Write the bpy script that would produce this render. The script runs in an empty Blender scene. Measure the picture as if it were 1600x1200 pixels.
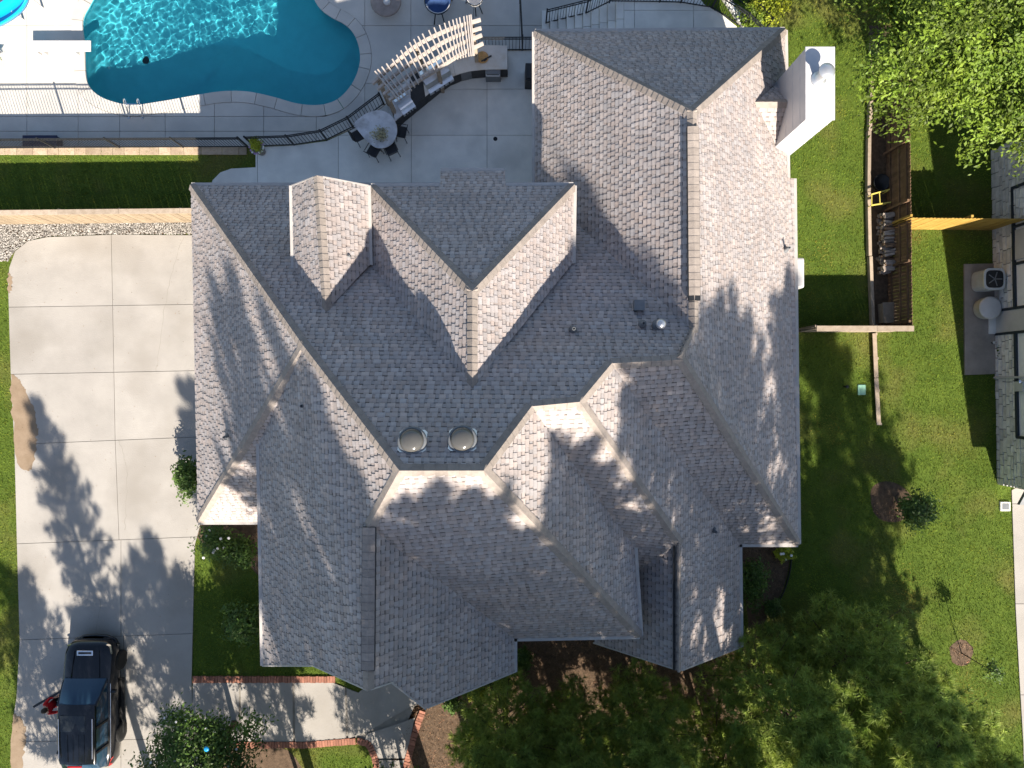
import bpy, bmesh, math, random
import numpy as np
from mathutils import Vector, Matrix
from mathutils.geometry import tessellate_polygon

R = random.Random(7)
NR = np.random.default_rng(11)
S = bpy.context.scene
C = S.collection

# ------------------------------------------------------------------ camera, sky, sun, exposure
H, F = 30.0, 1110.0                     # camera height, focal length in photo pixels
cam = bpy.data.cameras.new('camera'); cam.sensor_width = 36; cam.lens = F / 1600 * 36
cam.clip_end = 2000
camo = bpy.data.objects.new('camera', cam); camo.location = (0, 0, H); C.objects.link(camo)
S.camera = camo
SUN = Vector((0.385, -1.255, 1.0)).normalized()      # towards the sun
w = bpy.data.worlds.new('World'); S.world = w; w.use_nodes = True
nt = w.node_tree; bg = nt.nodes['Background']
sk = nt.nodes.new('ShaderNodeTexSky'); sk.sky_type = 'NISHITA'; sk.sun_disc = False
sk.sun_elevation = math.asin(SUN.z); sk.sun_rotation = math.atan2(SUN.x, SUN.y)
nt.links.new(sk.outputs[0], bg.inputs[0]); bg.inputs[1].default_value = 0.076
sl = bpy.data.lights.new('sun', 'SUN'); sl.energy = 5.0; sl.angle = math.radians(0.55); sl.color = (1, .905, .785)
so = bpy.data.objects.new('sun', sl); so.rotation_euler = SUN.to_track_quat('Z', 'Y').to_euler(); so.location = (20, -60, 46); C.objects.link(so)
S.cycles.max_bounces = 7; S.cycles.diffuse_bounces = 3; S.cycles.transmission_bounces = 5; S.cycles.glossy_bounces = 3; S.cycles.transparent_max_bounces = 4
S.view_settings.view_transform = 'Standard'; S.view_settings.look = 'None'
S.view_settings.exposure = 1.32; S.view_settings.gamma = 1; S.view_settings.use_curve_mapping = False

def px(x, y, z=0.0):
    s = (H - z) / F
    return Vector(((x - 800) * s, (600 - y) * s, z))

# ------------------------------------------------------------------ materials
def M(name, c1, c2=None, scale=3.0, rough=.8, bump=0.0, bscale=40.0, spec=.3, metal=0.0, attr=False, c3=None, s3=.4, trans=0, coat=0, rnd=0):
    m = bpy.data.materials.new(name); m.use_nodes = True
    n, l = m.node_tree.nodes, m.node_tree.links
    b = n['Principled BSDF']; b.inputs['Roughness'].default_value = rough
    b.inputs['Metallic'].default_value = metal; b.inputs['Specular IOR Level'].default_value = spec
    if coat: b.inputs['Coat Weight'].default_value = coat; b.inputs['Coat Roughness'].default_value = .04
    geo = n.new('ShaderNodeNewGeometry')
    c2 = c2 or tuple(k * .82 for k in c1)
    no = n.new('ShaderNodeTexNoise'); no.inputs['Scale'].default_value = scale; no.inputs['Detail'].default_value = 4; no.inputs['Roughness'].default_value = .65
    l.new(geo.outputs['Position'], no.inputs['Vector'])
    rp = n.new('ShaderNodeValToRGB'); e = rp.color_ramp.elements
    e[0].position = .34; e[1].position = .66; e[0].color = (*c2, 1); e[1].color = (*c1, 1)
    l.new(no.outputs[0], rp.inputs[0]); out = rp.outputs[0]
    if c3:
        n3 = n.new('ShaderNodeTexNoise'); n3.inputs['Scale'].default_value = s3; n3.inputs['Detail'].default_value = 3
        l.new(geo.outputs['Position'], n3.inputs['Vector'])
        r3 = n.new('ShaderNodeValToRGB'); r3.color_ramp.elements[0].position = .5; r3.color_ramp.elements[1].position = .72
        l.new(n3.outputs[0], r3.inputs[0])
        mx = n.new('ShaderNodeMix'); mx.data_type = 'RGBA'; l.new(r3.outputs[0], mx.inputs[0]); l.new(out, mx.inputs[6]); mx.inputs[7].default_value = (*c3, 1)
        out = mx.outputs[2]
    if attr:
        at = n.new('ShaderNodeAttribute'); at.attribute_name = 'col'
        mm = n.new('ShaderNodeMix'); mm.data_type = 'RGBA'; mm.blend_type = 'MULTIPLY'; mm.inputs[0].default_value = 1
        l.new(out, mm.inputs[6]); l.new(at.outputs['Color'], mm.inputs[7]); out = mm.outputs[2]
    if rnd:
        oi = n.new('ShaderNodeObjectInfo'); mr = n.new('ShaderNodeMapRange'); mr.inputs[3].default_value = 1 - rnd; mr.inputs[4].default_value = 1 + rnd * .6
        l.new(oi.outputs['Random'], mr.inputs[0]); mo = n.new('ShaderNodeMix'); mo.data_type = 'RGBA'; mo.blend_type = 'MULTIPLY'; mo.inputs[0].default_value = 1
        l.new(out, mo.inputs[6]); l.new(mr.outputs[0], mo.inputs[7]); out = mo.outputs[2]
    l.new(out, b.inputs['Base Color'])
    if bump:
        nb = n.new('ShaderNodeTexNoise'); nb.inputs['Scale'].default_value = bscale; nb.inputs['Detail'].default_value = 2
        l.new(geo.outputs['Position'], nb.inputs['Vector'])
        bm = n.new('ShaderNodeBump'); bm.inputs['Strength'].default_value = bump; bm.inputs['Distance'].default_value = .03
        l.new(nb.outputs[0], bm.inputs['Height']); l.new(bm.outputs[0], b.inputs['Normal'])
    if trans:
        tr = n.new('ShaderNodeBsdfTranslucent'); l.new(out, tr.inputs[0])
        ms = n.new('ShaderNodeMixShader'); ms.inputs[0].default_value = trans
        o = n['Material Output']; l.new(b.outputs[0], ms.inputs[1]); l.new(tr.outputs[0], ms.inputs[2]); l.new(ms.outputs[0], o.inputs[0])
    return m

mt = {}
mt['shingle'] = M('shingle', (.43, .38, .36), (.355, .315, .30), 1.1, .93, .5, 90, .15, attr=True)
mt['deck_wood'] = M('roof_deck', (.16, .14, .13), None, 2, .95)
mt['cap'] = M('ridge_cap', (0.3135, 0.2707, 0.2375), (0.247, 0.2137, 0.19), 6, .93, .4, 90, .15, rnd=0.12)
mt['gutter'] = M('gutter', (0.442, 0.4165, 0.391), (0.374, 0.3485, 0.3272), 2, .5)
mt['wall'] = M('house_brick', (.62, .57, .50), (.52, .47, .41), 6, .9, .3)
mt['concrete'] = M('drive_concrete', (0.3475, 0.3266, 0.2983), (0.294, 0.2763, 0.2524), .55, .88, .25, 25, .2, c3=(0.2539, 0.234, 0.2065), s3=.3, rnd=0.07)
mt['concrete2'] = M('patio_concrete', (.82, .80, .74), (.70, .685, .64), .9, .85, .25, 25, .2, c3=(.58, .57, .53), s3=.5, rnd=0.1)
mt['pooldeck'] = M('pool_deck_concrete', (0.5292, 0.5056, 0.4631), (0.4536, 0.4347, 0.3969), .8, .85, .2, 25, .2, c3=(0.4064, 0.3922, 0.3685), s3=.45, rnd=0.07)
mt['padconc'] = M('old_pad_concrete', (.30, .265, .23), (.22, .195, .17), 1.5, .9, .2)
mt['joint'] = M('joint_soil', (.27, .25, .22), None, 3, .95)
mt['soil'] = M('drive_edge_soil', (0.255, 0.1913, 0.1318), (0.204, 0.1487, 0.09775), 2, .95, .3)
mt['lawn'] = M('lawn', (0.08569, 0.1263, 0.01984), (0.05863, 0.09471, 0.01443), 1.2, .95, .6, 60, .1, c3=(0.1263, 0.1263, 0.03608), s3=.35)
mt['grass'] = M('grass_blade', (0.1733, 0.2336, 0.03019), (0.1136, 0.1764, 0.0222), .9, .8, attr=True, spec=.15, c3=(0.2263, 0.2288, 0.04707), s3=.35, trans=.25)
mt['mulch'] = M('mulch', (.135, .09, .058), (.07, .047, .03), 5, .95, .8, 40)
mt['straw'] = M('pine_straw', (.24, .155, .09), (.15, .095, .055), 4, .95, attr=True)
mt['dried'] = M('dried_plant', (.42, .38, .24), (.3, .28, .17), 4, .9, attr=True)
mt['gravel'] = M('gravel', (0.2805, 0.272, 0.255), (0.2125, 0.204, 0.1955), 8, .9, attr=True)
mt['brick'] = M('paving_brick', (0.357, 0.1615, 0.1062), (0.2805, 0.1232, 0.085), 7, .9, .3, rnd=0.28)
mt['timber'] = M('weathered_timber', (0.374, 0.306, 0.238), (0.289, 0.2295, 0.17), 5, .9, .3, rnd=0.18)
mt['fencewood'] = M('cedar_fence', (0.3145, 0.2465, 0.17), (0.2465, 0.187, 0.1232), 4, .85, .3, rnd=0.14)
mt['yellowwood'] = M('fresh_yellow_fence', (0.432, 0.28, 0.068), (0.352, 0.216, 0.044), 3, .85, .2, rnd=0.14)
mt['darkwood'] = M('brown_stained_wood', (.19, .115, .07), (.12, .075, .045), 4, .9, .3, rnd=0.25)
mt['white'] = M('white_paint', (0.527, 0.5185, 0.51), (0.4675, 0.459, 0.4505), 2, .55)
mt['chimney'] = M('white_metal_chimney', (0.51, 0.51, 0.5185), (0.4505, 0.4505, 0.4675), 1.2, .4, spec=.5)
mt['galv'] = M('galvanised', (.62, .63, .64), None, 3, .35, metal=.7)
mt['iron'] = M('black_iron', (.02, .022, .025), None, 3, .45)
mt['marble'] = M('marble', (.62, .58, .53), (.54, .50, .45), 2.5, .25, spec=.5, c3=(.50, .42, .33), s3=1.7)
mt['marble2'] = M('marble_grey', (.66, .65, .66), (.52, .52, .54), 4, .25, spec=.5, c3=(.36, .34, .33), s3=2.5)
mt['cabinet'] = M('dark_cabinet', (.035, .035, .037), (.025, .025, .027), 5, .5)
mt['steel'] = M('stainless', (.62, .64, .66), None, 2, .28, metal=.9)
mt['pergola'] = M('pergola_paint', (0.442, 0.3952, 0.357), (0.374, 0.3315, 0.2975), 5, .7)
mt['stone'] = M('ledge_stone', (0.442, 0.3485, 0.2465), (0.34, 0.255, 0.1785), 3, .9, .5, rnd=0.22)
mt['stucco'] = M('white_stucco', (.86, .86, .85), (.78, .78, .77), 2, .85, .2)
mt['nstone'] = M('pale_wall_stone', (.84, .82, .78), (.66, .64, .60), 4, .9, .6, 30, rnd=0.22)
mt['mortar'] = M('mortar', (.30, .30, .29), None, 5, .95)
mt['trim'] = M('dark_trim', (.03, .04, .05), None, 3, .6)
mt['glass'] = M('dark_glass', (.015, .018, .02), None, 1, .06, spec=.6)
mt['carpaint'] = M('black_car_paint', (.004, .005, .008), (.003, .004, .006), 2, .22, spec=.35, coat=.35)
mt['carglass'] = M('car_glass', (.02, .05, .085), (.016, .042, .075), 1, .05, spec=.6)
mt['alloy'] = M('alloy', (.55, .56, .58), None, 3, .45)
mt['rubber'] = M('rubber', (.018, .018, .018), None, 5, .85)
mt['chrome'] = M('chrome', (.75, .76, .78), None, 2, .18, metal=.95)
mt['redlens'] = M('red_lens', (.45, .02, .02), None, 2, .25)
mt['red'] = M('red_cloth', (.55, .012, .015), (.40, .01, .012), 6, .8)
mt['skin'] = M('skin', (.45, .27, .19), None, 4, .6)
mt['hair'] = M('dark_hair', (.03, .018, .012), None, 9, .6)
mt['denim'] = M('dark_trousers', (.03, .035, .05), None, 9, .9)
mt['leaf'] = M('bright_leaf', (0.1722, 0.2411, 0.02583), (0.1033, 0.1722, 0.01722), .9, .55, attr=True, trans=.3)
mt['leafdark'] = M('shrub_leaf', (0.09, 0.1575, 0.0252), (0.054, 0.1035, 0.018), 1.2, .5, attr=True, trans=.2)
mt['leafyellow'] = M('chartreuse_leaf', (0.357, 0.391, 0.0255), (0.272, 0.323, 0.0255), 1.2, .55, attr=True, trans=.25)
mt['needle'] = M('pine_needle', (0.3485, 0.4162, 0.08228), (0.213, 0.3098, 0.06776), .6, .55, attr=True, trans=.3)
mt['bark'] = M('bark', (.13, .085, .06), (.08, .055, .04), 6, .95, .7)
mt['petal'] = M('white_petal', (.8, .78, .76), None, 3, .6)
mt['purple'] = M('purple_petal', (.42, .30, .5), (.3, .18, .4), 6, .6)
mt['terracotta'] = M('urn_clay', (.30, .27, .24), None, 4, .8)
mt['blueplastic'] = M('blue_plastic', (.0, .34, .72), (.0, .28, .62), 1, .3, spec=.5)
mt['navy'] = M('navy_cushion', (.03, .07, .18), (.025, .055, .14), 4, .8)
mt['navyplastic'] = M('navy_resin', (.03, .035, .075), None, 3, .5)
mt['mutedbrown'] = M('bronze_resin', (.30, .25, .22), (.22, .18, .16), 4, .6)
mt['pool'] = M('pool_plaster', (0.07854, 0.462, 0.5359), (0.0693, 0.4158, 0.4897), 1.5, .8)
mt['log'] = M('split_log', (.30, .20, .13), (.2, .13, .08), 6, .9, .4, rnd=0.3)
mt['logend'] = M('grey_log', (.42, .36, .31), (.3, .25, .21), 6, .9, .4, rnd=0.35)
mt['acwhite'] = M('unit_enamel', (0.54, 0.54, 0.513), None, 3, .5)
mt['greenplastic'] = M('green_lid', (.30, .55, .40), None, 3, .5)
mt['teal'] = M('teal_sticker', (.10, .45, .45), None, 20, .6)
mt['bluebottle'] = M('blue_lid', (.02, .30, .62), None, 2, .3)
mt['dome'] = M('acrylic_dome', (.10, .098, .092), None, 1, .14, spec=.5)
mt['greymetal'] = M('grey_vent_metal', (.17, .18, .19), None, 4, .55)
mt['wet'] = M('food_plate', (.55, .30, .12), (.35, .2, .06), 8, .5)
mt['orange'] = M('yellow_steel', (.62, .52, .12), None, 3, .5)

# ------------------------------------------------------------------ helpers
def setp(o, label=None, cat=None, group=None, kind=None):
    if label: o['label'] = label
    if cat: o['category'] = cat
    if group: o['group'] = group
    if kind: o['kind'] = kind
    return o

def thing(name, label, cat, loc=(0, 0, 0), group=None):
    o = bpy.data.objects.new(name, None); o.empty_display_size = .3; o.location = loc; C.objects.link(o)
    return setp(o, label, cat, group)

def link(o, parent):
    C.objects.link(o)
    if parent is not None:
        o.parent = parent
        q = parent; t = Vector((0, 0, 0))
        while q is not None: t += q.location; q = q.parent
        o.matrix_parent_inverse = Matrix.Translation(-t)
    return o

class MB:
    def __init__(s): s.v = []; s.f = []; s.c = None
    def add(s, vs, fs):
        b = len(s.v); s.v += [tuple(q) for q in vs]; s.f += [tuple(b + i for i in f) for f in fs]; return s
    def prism(s, poly, z0, z1):
        n = len(poly)
        a = sum(poly[i][0] * poly[(i + 1) % n][1] - poly[(i + 1) % n][0] * poly[i][1] for i in range(n))
        if a < 0: poly = poly[::-1]
        vs = [(p[0], p[1], z0) for p in poly] + [(p[0], p[1], z1) for p in poly]
        return s.add(vs, [tuple(range(n))[::-1], tuple(range(n, 2 * n))] + [(i, (i + 1) % n, n + (i + 1) % n, n + i) for i in range(n)])
    def box(s, c, d, rz=0, taper=1.0):
        ca, sa = math.cos(rz), math.sin(rz); vs = []
        for z in (-.5, .5):
            k = 1 if z < 0 else taper
            for x, y in ((-.5, -.5), (.5, -.5), (.5, .5), (-.5, .5)):
                X, Y = x * d[0] * k, y * d[1] * k
                vs.append((c[0] + X * ca - Y * sa, c[1] + X * sa + Y * ca, c[2] + z * d[2]))
        return s.add(vs, [(3, 2, 1, 0), (4, 5, 6, 7), (0, 1, 5, 4), (1, 2, 6, 5), (2, 3, 7, 6), (3, 0, 4, 7)])
    def beam(s, a, b, w, h, up=Vector((0, 0, 1))):
        a, b = Vector(a), Vector(b); t = (b - a).normalized()
        sd = t.cross(up)
        if sd.length < 1e-4: sd = Vector((1, 0, 0))
        sd.normalize(); u = sd.cross(t)
        vs = []
        for p in (a, b):
            for x, y in ((-.5, -.5), (.5, -.5), (.5, .5), (-.5, .5)): vs.append(p + sd * x * w + u * y * h)
        return s.add(vs, [(0, 1, 2, 3), (7, 6, 5, 4), (0, 4, 5, 1), (1, 5, 6, 2), (2, 6, 7, 3), (3, 7, 4, 0)])
    def tube(s, pts, rads, n=8):
        pts = [Vector(p) for p in pts]
        if not isinstance(rads, (list, tuple)): rads = [rads] * len(pts)
        rings = []; vs = []
        for i, p in enumerate(pts):
            t = (pts[min(i + 1, len(pts) - 1)] - pts[max(i - 1, 0)]).normalized()
            a = t.orthogonal() if i == 0 else (a - t * a.dot(t))
            a.normalize(); b = t.cross(a)
            for k in range(n):
                q = 2 * math.pi * k / n; vs.append(p + (a * math.cos(q) + b * math.sin(q)) * rads[i])
        fs = [(i * n + k, i * n + (k + 1) % n, (i + 1) * n + (k + 1) % n, (i + 1) * n + k) for i in range(len(pts) - 1) for k in range(n)]
        fs += [tuple(range(n))[::-1], tuple(range((len(pts) - 1) * n, len(pts) * n))]
        return s.add(vs, fs)
    def lathe(s, c, prof, n=20, axis='z'):
        vs = []
        for r, z in prof:
            for k in range(n):
                q = 2 * math.pi * k / n; x, y = r * math.cos(q), r * math.sin(q)
                if axis == 'z': vs.append((c[0] + x, c[1] + y, c[2] + z))
                else: vs.append((c[0] + z, c[1] + x, c[2] + y))
        m = len(prof)
        fs = [(i * n + k, i * n + (k + 1) % n, (i + 1) * n + (k + 1) % n, (i + 1) * n + k) for i in range(m - 1) for k in range(n)]
        fs += [tuple(range(n))[::-1], tuple(range((m - 1) * n, m * n))]
        return s.add(vs, fs)
    def build(s, name, mat, parent=None, smooth=False, bevel=0):
        me = bpy.data.meshes.new(name); me.from_pydata(s.v, [], s.f)
        if s.c is not None:
            at = me.color_attributes.new('col', 'FLOAT_COLOR', 'POINT')
            at.data.foreach_set('color', np.asarray(s.c, dtype=np.float32).ravel())
        me.materials.append(mat if not isinstance(mat, str) else mt[mat])
        if smooth: me.polygons.foreach_set('use_smooth', [True] * len(me.polygons))
        o = bpy.data.objects.new(name, me)
        if bevel:
            b = o.modifiers.new('bevel', 'BEVEL'); b.width = bevel; b.segments = 2; b.limit_method = 'ANGLE'
        return link(o, parent)

def npmesh(name, V, faces, mat, parent=None, col=None, k=3):
    V = np.asarray(V, np.float32); faces = np.asarray(faces, np.int32).reshape(-1, k)
    me = bpy.data.meshes.new(name)
    me.vertices.add(len(V)); me.vertices.foreach_set('co', V.ravel())
    me.loops.add(faces.size); me.loops.foreach_set('vertex_index', faces.ravel())
    me.polygons.add(len(faces)); me.polygons.foreach_set('loop_start', np.arange(0, faces.size, k, dtype=np.int32))
    me.update(calc_edges=True)
    if col is not None:
        at = me.color_attributes.new('col', 'FLOAT_COLOR', 'POINT')
        c4 = np.ones((len(V), 4), np.float32); c4[:, :3] = col; at.data.foreach_set('color', c4.ravel())
    me.materials.append(mt[mat])
    o = bpy.data.objects.new(name, me)
    return link(o, parent)

def sheet(name, poly, z, mat, parent=None, thick=0):
    if thick: return MB().prism(poly, z - thick, z).build(name, mat, parent)
    tri = tessellate_polygon([[Vector((p[0], p[1], 0)) for p in poly]])
    m = MB(); m.add([(p[0], p[1], z) for p in poly], [])
    for t in tri:
        a, b, c = [Vector(poly[i][:2]) for i in t]
        if (b - a).cross(c - a) < 0: t = (t[0], t[2], t[1])
        m.f.append(tuple(t))
    return m.build(name, mat, parent)

def P(lst, z=0): return [tuple(px(x, y, z)[:2]) for x, y in lst]

def smooth_closed(pts, n=6, closed=True):
    out = []; N = len(pts)
    for i in range(N if closed else N - 1):
        g = lambda j: pts[j % N] if closed else pts[min(max(j, 0), N - 1)]
        p0, p1, p2, p3 = g(i - 1), g(i), g(i + 1), g(i + 2)
        for k in range(n):
            t = k / n
            out.append(tuple(.5 * ((2 * b) + (-a + c) * t + (2 * a - 5 * b + 4 * c - d) * t * t + (-a + 3 * b - 3 * c + d) * t ** 3) for a, b, c, d in zip(p0, p1, p2, p3)))
    if not closed: out.append(tuple(pts[-1]))
    return out

def clip(poly, f):           # keep f(p) >= 0 ; f linear
    out = []
    for i in range(len(poly)):
        a, b = poly[i], poly[(i + 1) % len(poly)]; fa, fb = f(a), f(b)
        if fa >= 0: out.append(a)
        if (fa > 0 and fb < 0) or (fa < 0 and fb > 0):
            t = fa / (fa - fb); out.append(tuple(a[k] + (b[k] - a[k]) * t for k in range(len(a))))
    return out

def area(p): return .5 * abs(sum(p[i][0] * p[(i + 1) % len(p)][1] - p[(i + 1) % len(p)][0] * p[i][1] for i in range(len(p))))

def clip_rect(poly, x0, x1, y0, y1):
    for f in (lambda p: p[0] - x0, lambda p: x1 - p[0], lambda p: p[1] - y0, lambda p: y1 - p[1]):
        poly = clip(poly, f)
        if len(poly) < 3: return []
    return poly

def inside(poly, X, Y):
    r = np.zeros(len(X), bool); n = len(poly)
    for i in range(n):
        x1, y1 = poly[i][:2]; x2, y2 = poly[(i + 1) % n][:2]
        if y1 == y2: continue
        c = ((y1 > Y) != (y2 > Y)) & (X < (x2 - x1) * (Y - y1) / (y2 - y1) + x1)
        r ^= c
    return r

def shared(name, me, loc, rot, parent, scale=(1, 1, 1)):
    o = bpy.data.objects.new(name, me); C.objects.link(o)
    if parent is not None: o.parent = parent; o.matrix_parent_inverse = Matrix.Translation(-parent.location)
    o.location = loc; o.rotation_euler = rot; o.scale = scale
    return o

def mesh_only(mb, mat, name='piece'):
    me = bpy.data.meshes.new(name); me.from_pydata(mb.v, [], mb.f); me.materials.append(mt[mat]); return me

# ------------------------------------------------------------------ ground, terrace, pool level
ZL = -1.5                                   # lower pool terrace
edge_px = [(-3500, 236), (0, 233), (87, 232), (186, 231), (287, 230), (385, 230), (420, 229), (460, 227), (511, 219), (555, 200), (600, 166), (640, 130), (690, 98), (745, 80), (836, 79)]
edge = P(edge_px)
ex = px(845, 79)[0]
lawn_poly = [(-400, -400), (400, -400), (400, 400), (5.4, 400), (5.4, 13.2), (ex, 13.2)] + [edge[-1]] + edge[::-1][1:] + [(-400, edge[0][1])]
lawn = sheet('lawn', lawn_poly, 0, 'lawn'); setp(lawn, kind='structure')

pool_px = [(128, 32), (131, 70), (133, 118), (142, 140), (165, 156), (205, 165), (255, 159), (300, 151), (345, 144), (385, 144), (425, 152), (465, 163), (500, 165), (528, 156), (550, 133), (562, 105), (563, 80), (555, 55), (540, 38), (515, 24), (497, 8), (480, -25), (450, -60), (390, -85), (300, -90), (220, -75), (165, -35), (140, 5)]
pool = smooth_closed(P(pool_px, ZL), 5)
def offset(poly, d):
    n = len(poly); o = []
    a = sum(poly[i][0] * poly[(i + 1) % n][1] - poly[(i + 1) % n][0] * poly[i][1] for i in range(n))
    sg = 1 if a > 0 else -1
    for i in range(n):
        t = Vector(poly[(i + 1) % n]) - Vector(poly[i - 1]); t.normalize()
        o.append((poly[i][0] + t.y * d * sg, poly[i][1] - t.x * d * sg))
    return o
cop_out = offset(pool, .48)
# pool deck: base sheet with keyhole + slabs
deck_outer = [(-60, edge[0][1])] + [e for e in edge[1:]] + [(ex, 13.2), (5.4, 13.2), (5.4, 60), (-60, 60)]
def keyhole(outer, hole):
    # connect outer's nearest vertex to hole
    best = min(((i, j) for i in range(len(outer)) for j in range(0, len(hole), 2)), key=lambda q: (outer[q[0]][0] - hole[q[1]][0]) ** 2 + (outer[q[0]][1] - hole[q[1]][1]) ** 2)
    i, j = best
    ah = sum(hole[k][0] * hole[(k + 1) % len(hole)][1] - hole[(k + 1) % len(hole)][0] * hole[k][1] for k in range(len(hole)))
    ao = sum(outer[k][0] * outer[(k + 1) % len(outer)][1] - outer[(k + 1) % len(outer)][0] * outer[k][1] for k in range(len(outer)))
    hh = hole if ah * ao < 0 else hole[::-1]
    if hh is not hole: j = len(hole) - 1 - j
    return outer[:i + 1] + hh[j:] + hh[:j + 1] + outer[i:]
deck_poly = keyhole(deck_outer, cop_out)
base = sheet('pool_deck', deck_poly, ZL - .05, 'joint'); setp(base, kind='structure')
def slabs(parent, poly, xs, ys, z, gap, mat, thick=.045, lim=400):
    for i in range(len(xs) - 1):
        for j in range(len(ys) - 1):
            q = clip_rect(poly, xs[i] + gap, xs[i + 1] - gap, ys[j] + gap, ys[j + 1] - gap)
            if len(q) < 3 or area(q) < .002: continue
            m = MB(); tri = tessellate_polygon([[Vector((p[0], p[1], 0)) for p in q]])
            m.add([(p[0], p[1], z) for p in q] + [(p[0], p[1], z - thick) for p in q], [])
            for t in tri:
                a, b, c = [Vector(q[k]) for k in t]
                m.f.append(t if (b - a).cross(c - a) > 0 else (t[0], t[2], t[1]))
            n = len(q); ar = sum(q[k][0] * q[(k + 1) % n][1] - q[(k + 1) % n][0] * q[k][1] for k in range(n))
            for k in range(n):
                a, b = q[k], q[(k + 1) % n]; mx, my = (a[0] + b[0]) / 2, (a[1] + b[1]) / 2
                onr = min(abs(mx - xs[i] - gap), abs(mx - xs[i + 1] + gap), abs(my - ys[j] - gap), abs(my - ys[j + 1] + gap)) < 1e-5
                if onr and not inside(poly, np.array([mx]), np.array([my]))[0]: continue
                f = (k, (k + 1) % n, n + (k + 1) % n, n + k); m.f.append(f[::-1] if ar > 0 else f)
            m.build('slab', mat, parent)
dx = [px(x, 0, ZL)[0] for x in (-1500, -700, -420, -240, -60, 42, 122, 187, 258, 335, 412, 494, 570, 642, 740, 812, 1000)]
dy = [px(0, y, ZL)[1] for y in (262, 205, 182, 130, 40, -60, -200, -500)]
slabs(base, deck_poly, dx, dy, ZL, .010, 'pooldeck')

setp(sheet('pool_deck_corner', P([(505, 183), (532, 174), (556, 155), (568, 192), (520, 212)], ZL), ZL - .006, 'pooldeck'), kind='structure')
# retaining wall under the terrace edge with tan cap stones
rw = thing('retaining_wall', 'tan stone retaining wall between upper lawn and pool deck', 'retaining wall', (edge[2][0], edge[2][1], ZL))
m = MB(); wl = [e for e in edge if e[0] > -40]; wl = [(-60, edge[0][1])] + wl
for a, b in zip(wl[:-1], wl[1:]):
    a, b = Vector((*a, 0)), Vector((*b, 0)); t = (b - a).normalized(); nrm = Vector((-t.y, t.x, 0))
    m.add([a + nrm * .06 + Vector((0, 0, ZL - .05)), b + nrm * .06 + Vector((0, 0, ZL - .05)), b + nrm * .06 + Vector((0, 0, -.045)), a + nrm * .06 + Vector((0, 0, -.045)), a + Vector((0, 0, -.045)), b + Vector((0, 0, -.045))], [(1, 0, 3, 2), (3, 4, 5, 2)])
m.build('wall_face', 'stone', rw)
x = px(-60, 0)[0]
while x < px(385, 0)[0]:
    wd = R.uniform(.45, .9); x1 = min(x + wd, px(386, 0)[0]); y = px(0, 231)[1] + .0
    MB().box(((x + x1) / 2, y - .12, .015), (x1 - x - .015, .36, .06)).build('cap_stone', 'stone', rw, bevel=.008); x = x1

# pool basin
sp = thing('swimming_pool', 'kidney-shaped turquoise swimming pool with pale concrete coping', 'swimming pool', (px(340, 40, ZL)[0], px(340, 40, ZL)[1], ZL))
ZW = ZL - .14
m = MB(); n = len(pool)
def depth(x, y):
    t = (x - px(130, 0, ZL)[0]) / 12.0
    return -1.55 - 1.0 * max(0, 1 - abs(t - .38) / .5)
rings = []
for d, fz in ((0, 0), (-.02, .5), (-.12, .85), (-.45, 1.0)):
    rr = offset(pool, d); rings.append([(q[0], q[1], ZL - .02 + fz * depth(*q)) for q in rr])
for r_ in rings: m.v += r_
for k in range(len(rings) - 1):
    for i in range(n): m.f.append((k * n + i, k * n + (i + 1) % n, (k + 1) * n + (i + 1) % n, (k + 1) * n + i))
cx = px(360, 40, ZL); m.v.append((cx[0], cx[1], ZL - 2.4)); ci = len(m.v) - 1; b0 = (len(rings) - 1) * n
cen = Vector((cx[0], cx[1]))
prev = b0
for fr in (.66, .33):
    nb = len(m.v)
    for i in range(n):
        q = rings[-1][i]; X = cx[0] + (q[0] - cx[0]) * fr; Y = cx[1] + (q[1] - cx[1]) * fr; m.v.append((X, Y, ZL - .02 + depth(X, Y)))
    for i in range(n): m.f.append((prev + i, prev + (i + 1) % n, nb + (i + 1) % n, nb + i))
    prev = nb
for i in range(n): m.f.append((prev + i, prev + (i + 1) % n, ci))
basin = m.build('basin', 'pool', sp, smooth=True)
# main drain
dr_ = px(243, 107, ZL - 2.4); MB().lathe((dr_[0], dr_[1], ZL - .02 + depth(dr_[0], dr_[1]) + .012), [(.16, 0), (.16, .03), (.05, .035)], 14).build('drain_cover', 'iron', sp)
# coping stones
segs = 30; step = n / segs
for k in range(segs):
    i0 = int(round(k * step)); i1 = int(round((k + 1) * step))
    inn = [pool[i % n] for i in range(i0, i1 + 1)]; out = [cop_out[i % n] for i in range(i0, i1 + 1)]
    def shr(l):
        l = list(l); a, b = Vector(l[0]), Vector(l[1]); l[0] = tuple(a + (b - a).normalized() * .012); a, b = Vector(l[-1]), Vector(l[-2]); l[-1] = tuple(a + (b - a).normalized() * .012); return l
    inn, out = shr(inn), shr(out); m = MB(); q = len(inn)
    inn = [tuple(Vector(a) + (Vector(b) - Vector(a)) * -.06) for a, b in zip(inn, out)]; out = [tuple(Vector(b) + (Vector(a) - Vector(b)) * .025) for a, b in zip(inn, out)]
    m.v = [(*p_, ZL + .02) for p_ in inn] + [(*p_, ZL + .02) for p_ in out] + [(*p_, ZL - .06) for p_ in inn] + [(*p_, ZL - .06) for p_ in out]
    for i in range(q - 1):
        m.f += [(i, i + 1, q + i + 1, q + i), (2 * q + i + 1, 2 * q + i, 3 * q + i, 3 * q + i + 1), (i + 1, i, 2 * q + i, 2 * q + i + 1), (q + i, q + i + 1, 3 * q + i + 1, 3 * q + i)]
    m.f += [(0, q, 3 * q, 2 * q), (2 * q - 1, q - 1, 3 * q - 1, 4 * q - 1)]
    m.build('coping_stone', 'pooldeck', sp)
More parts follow.
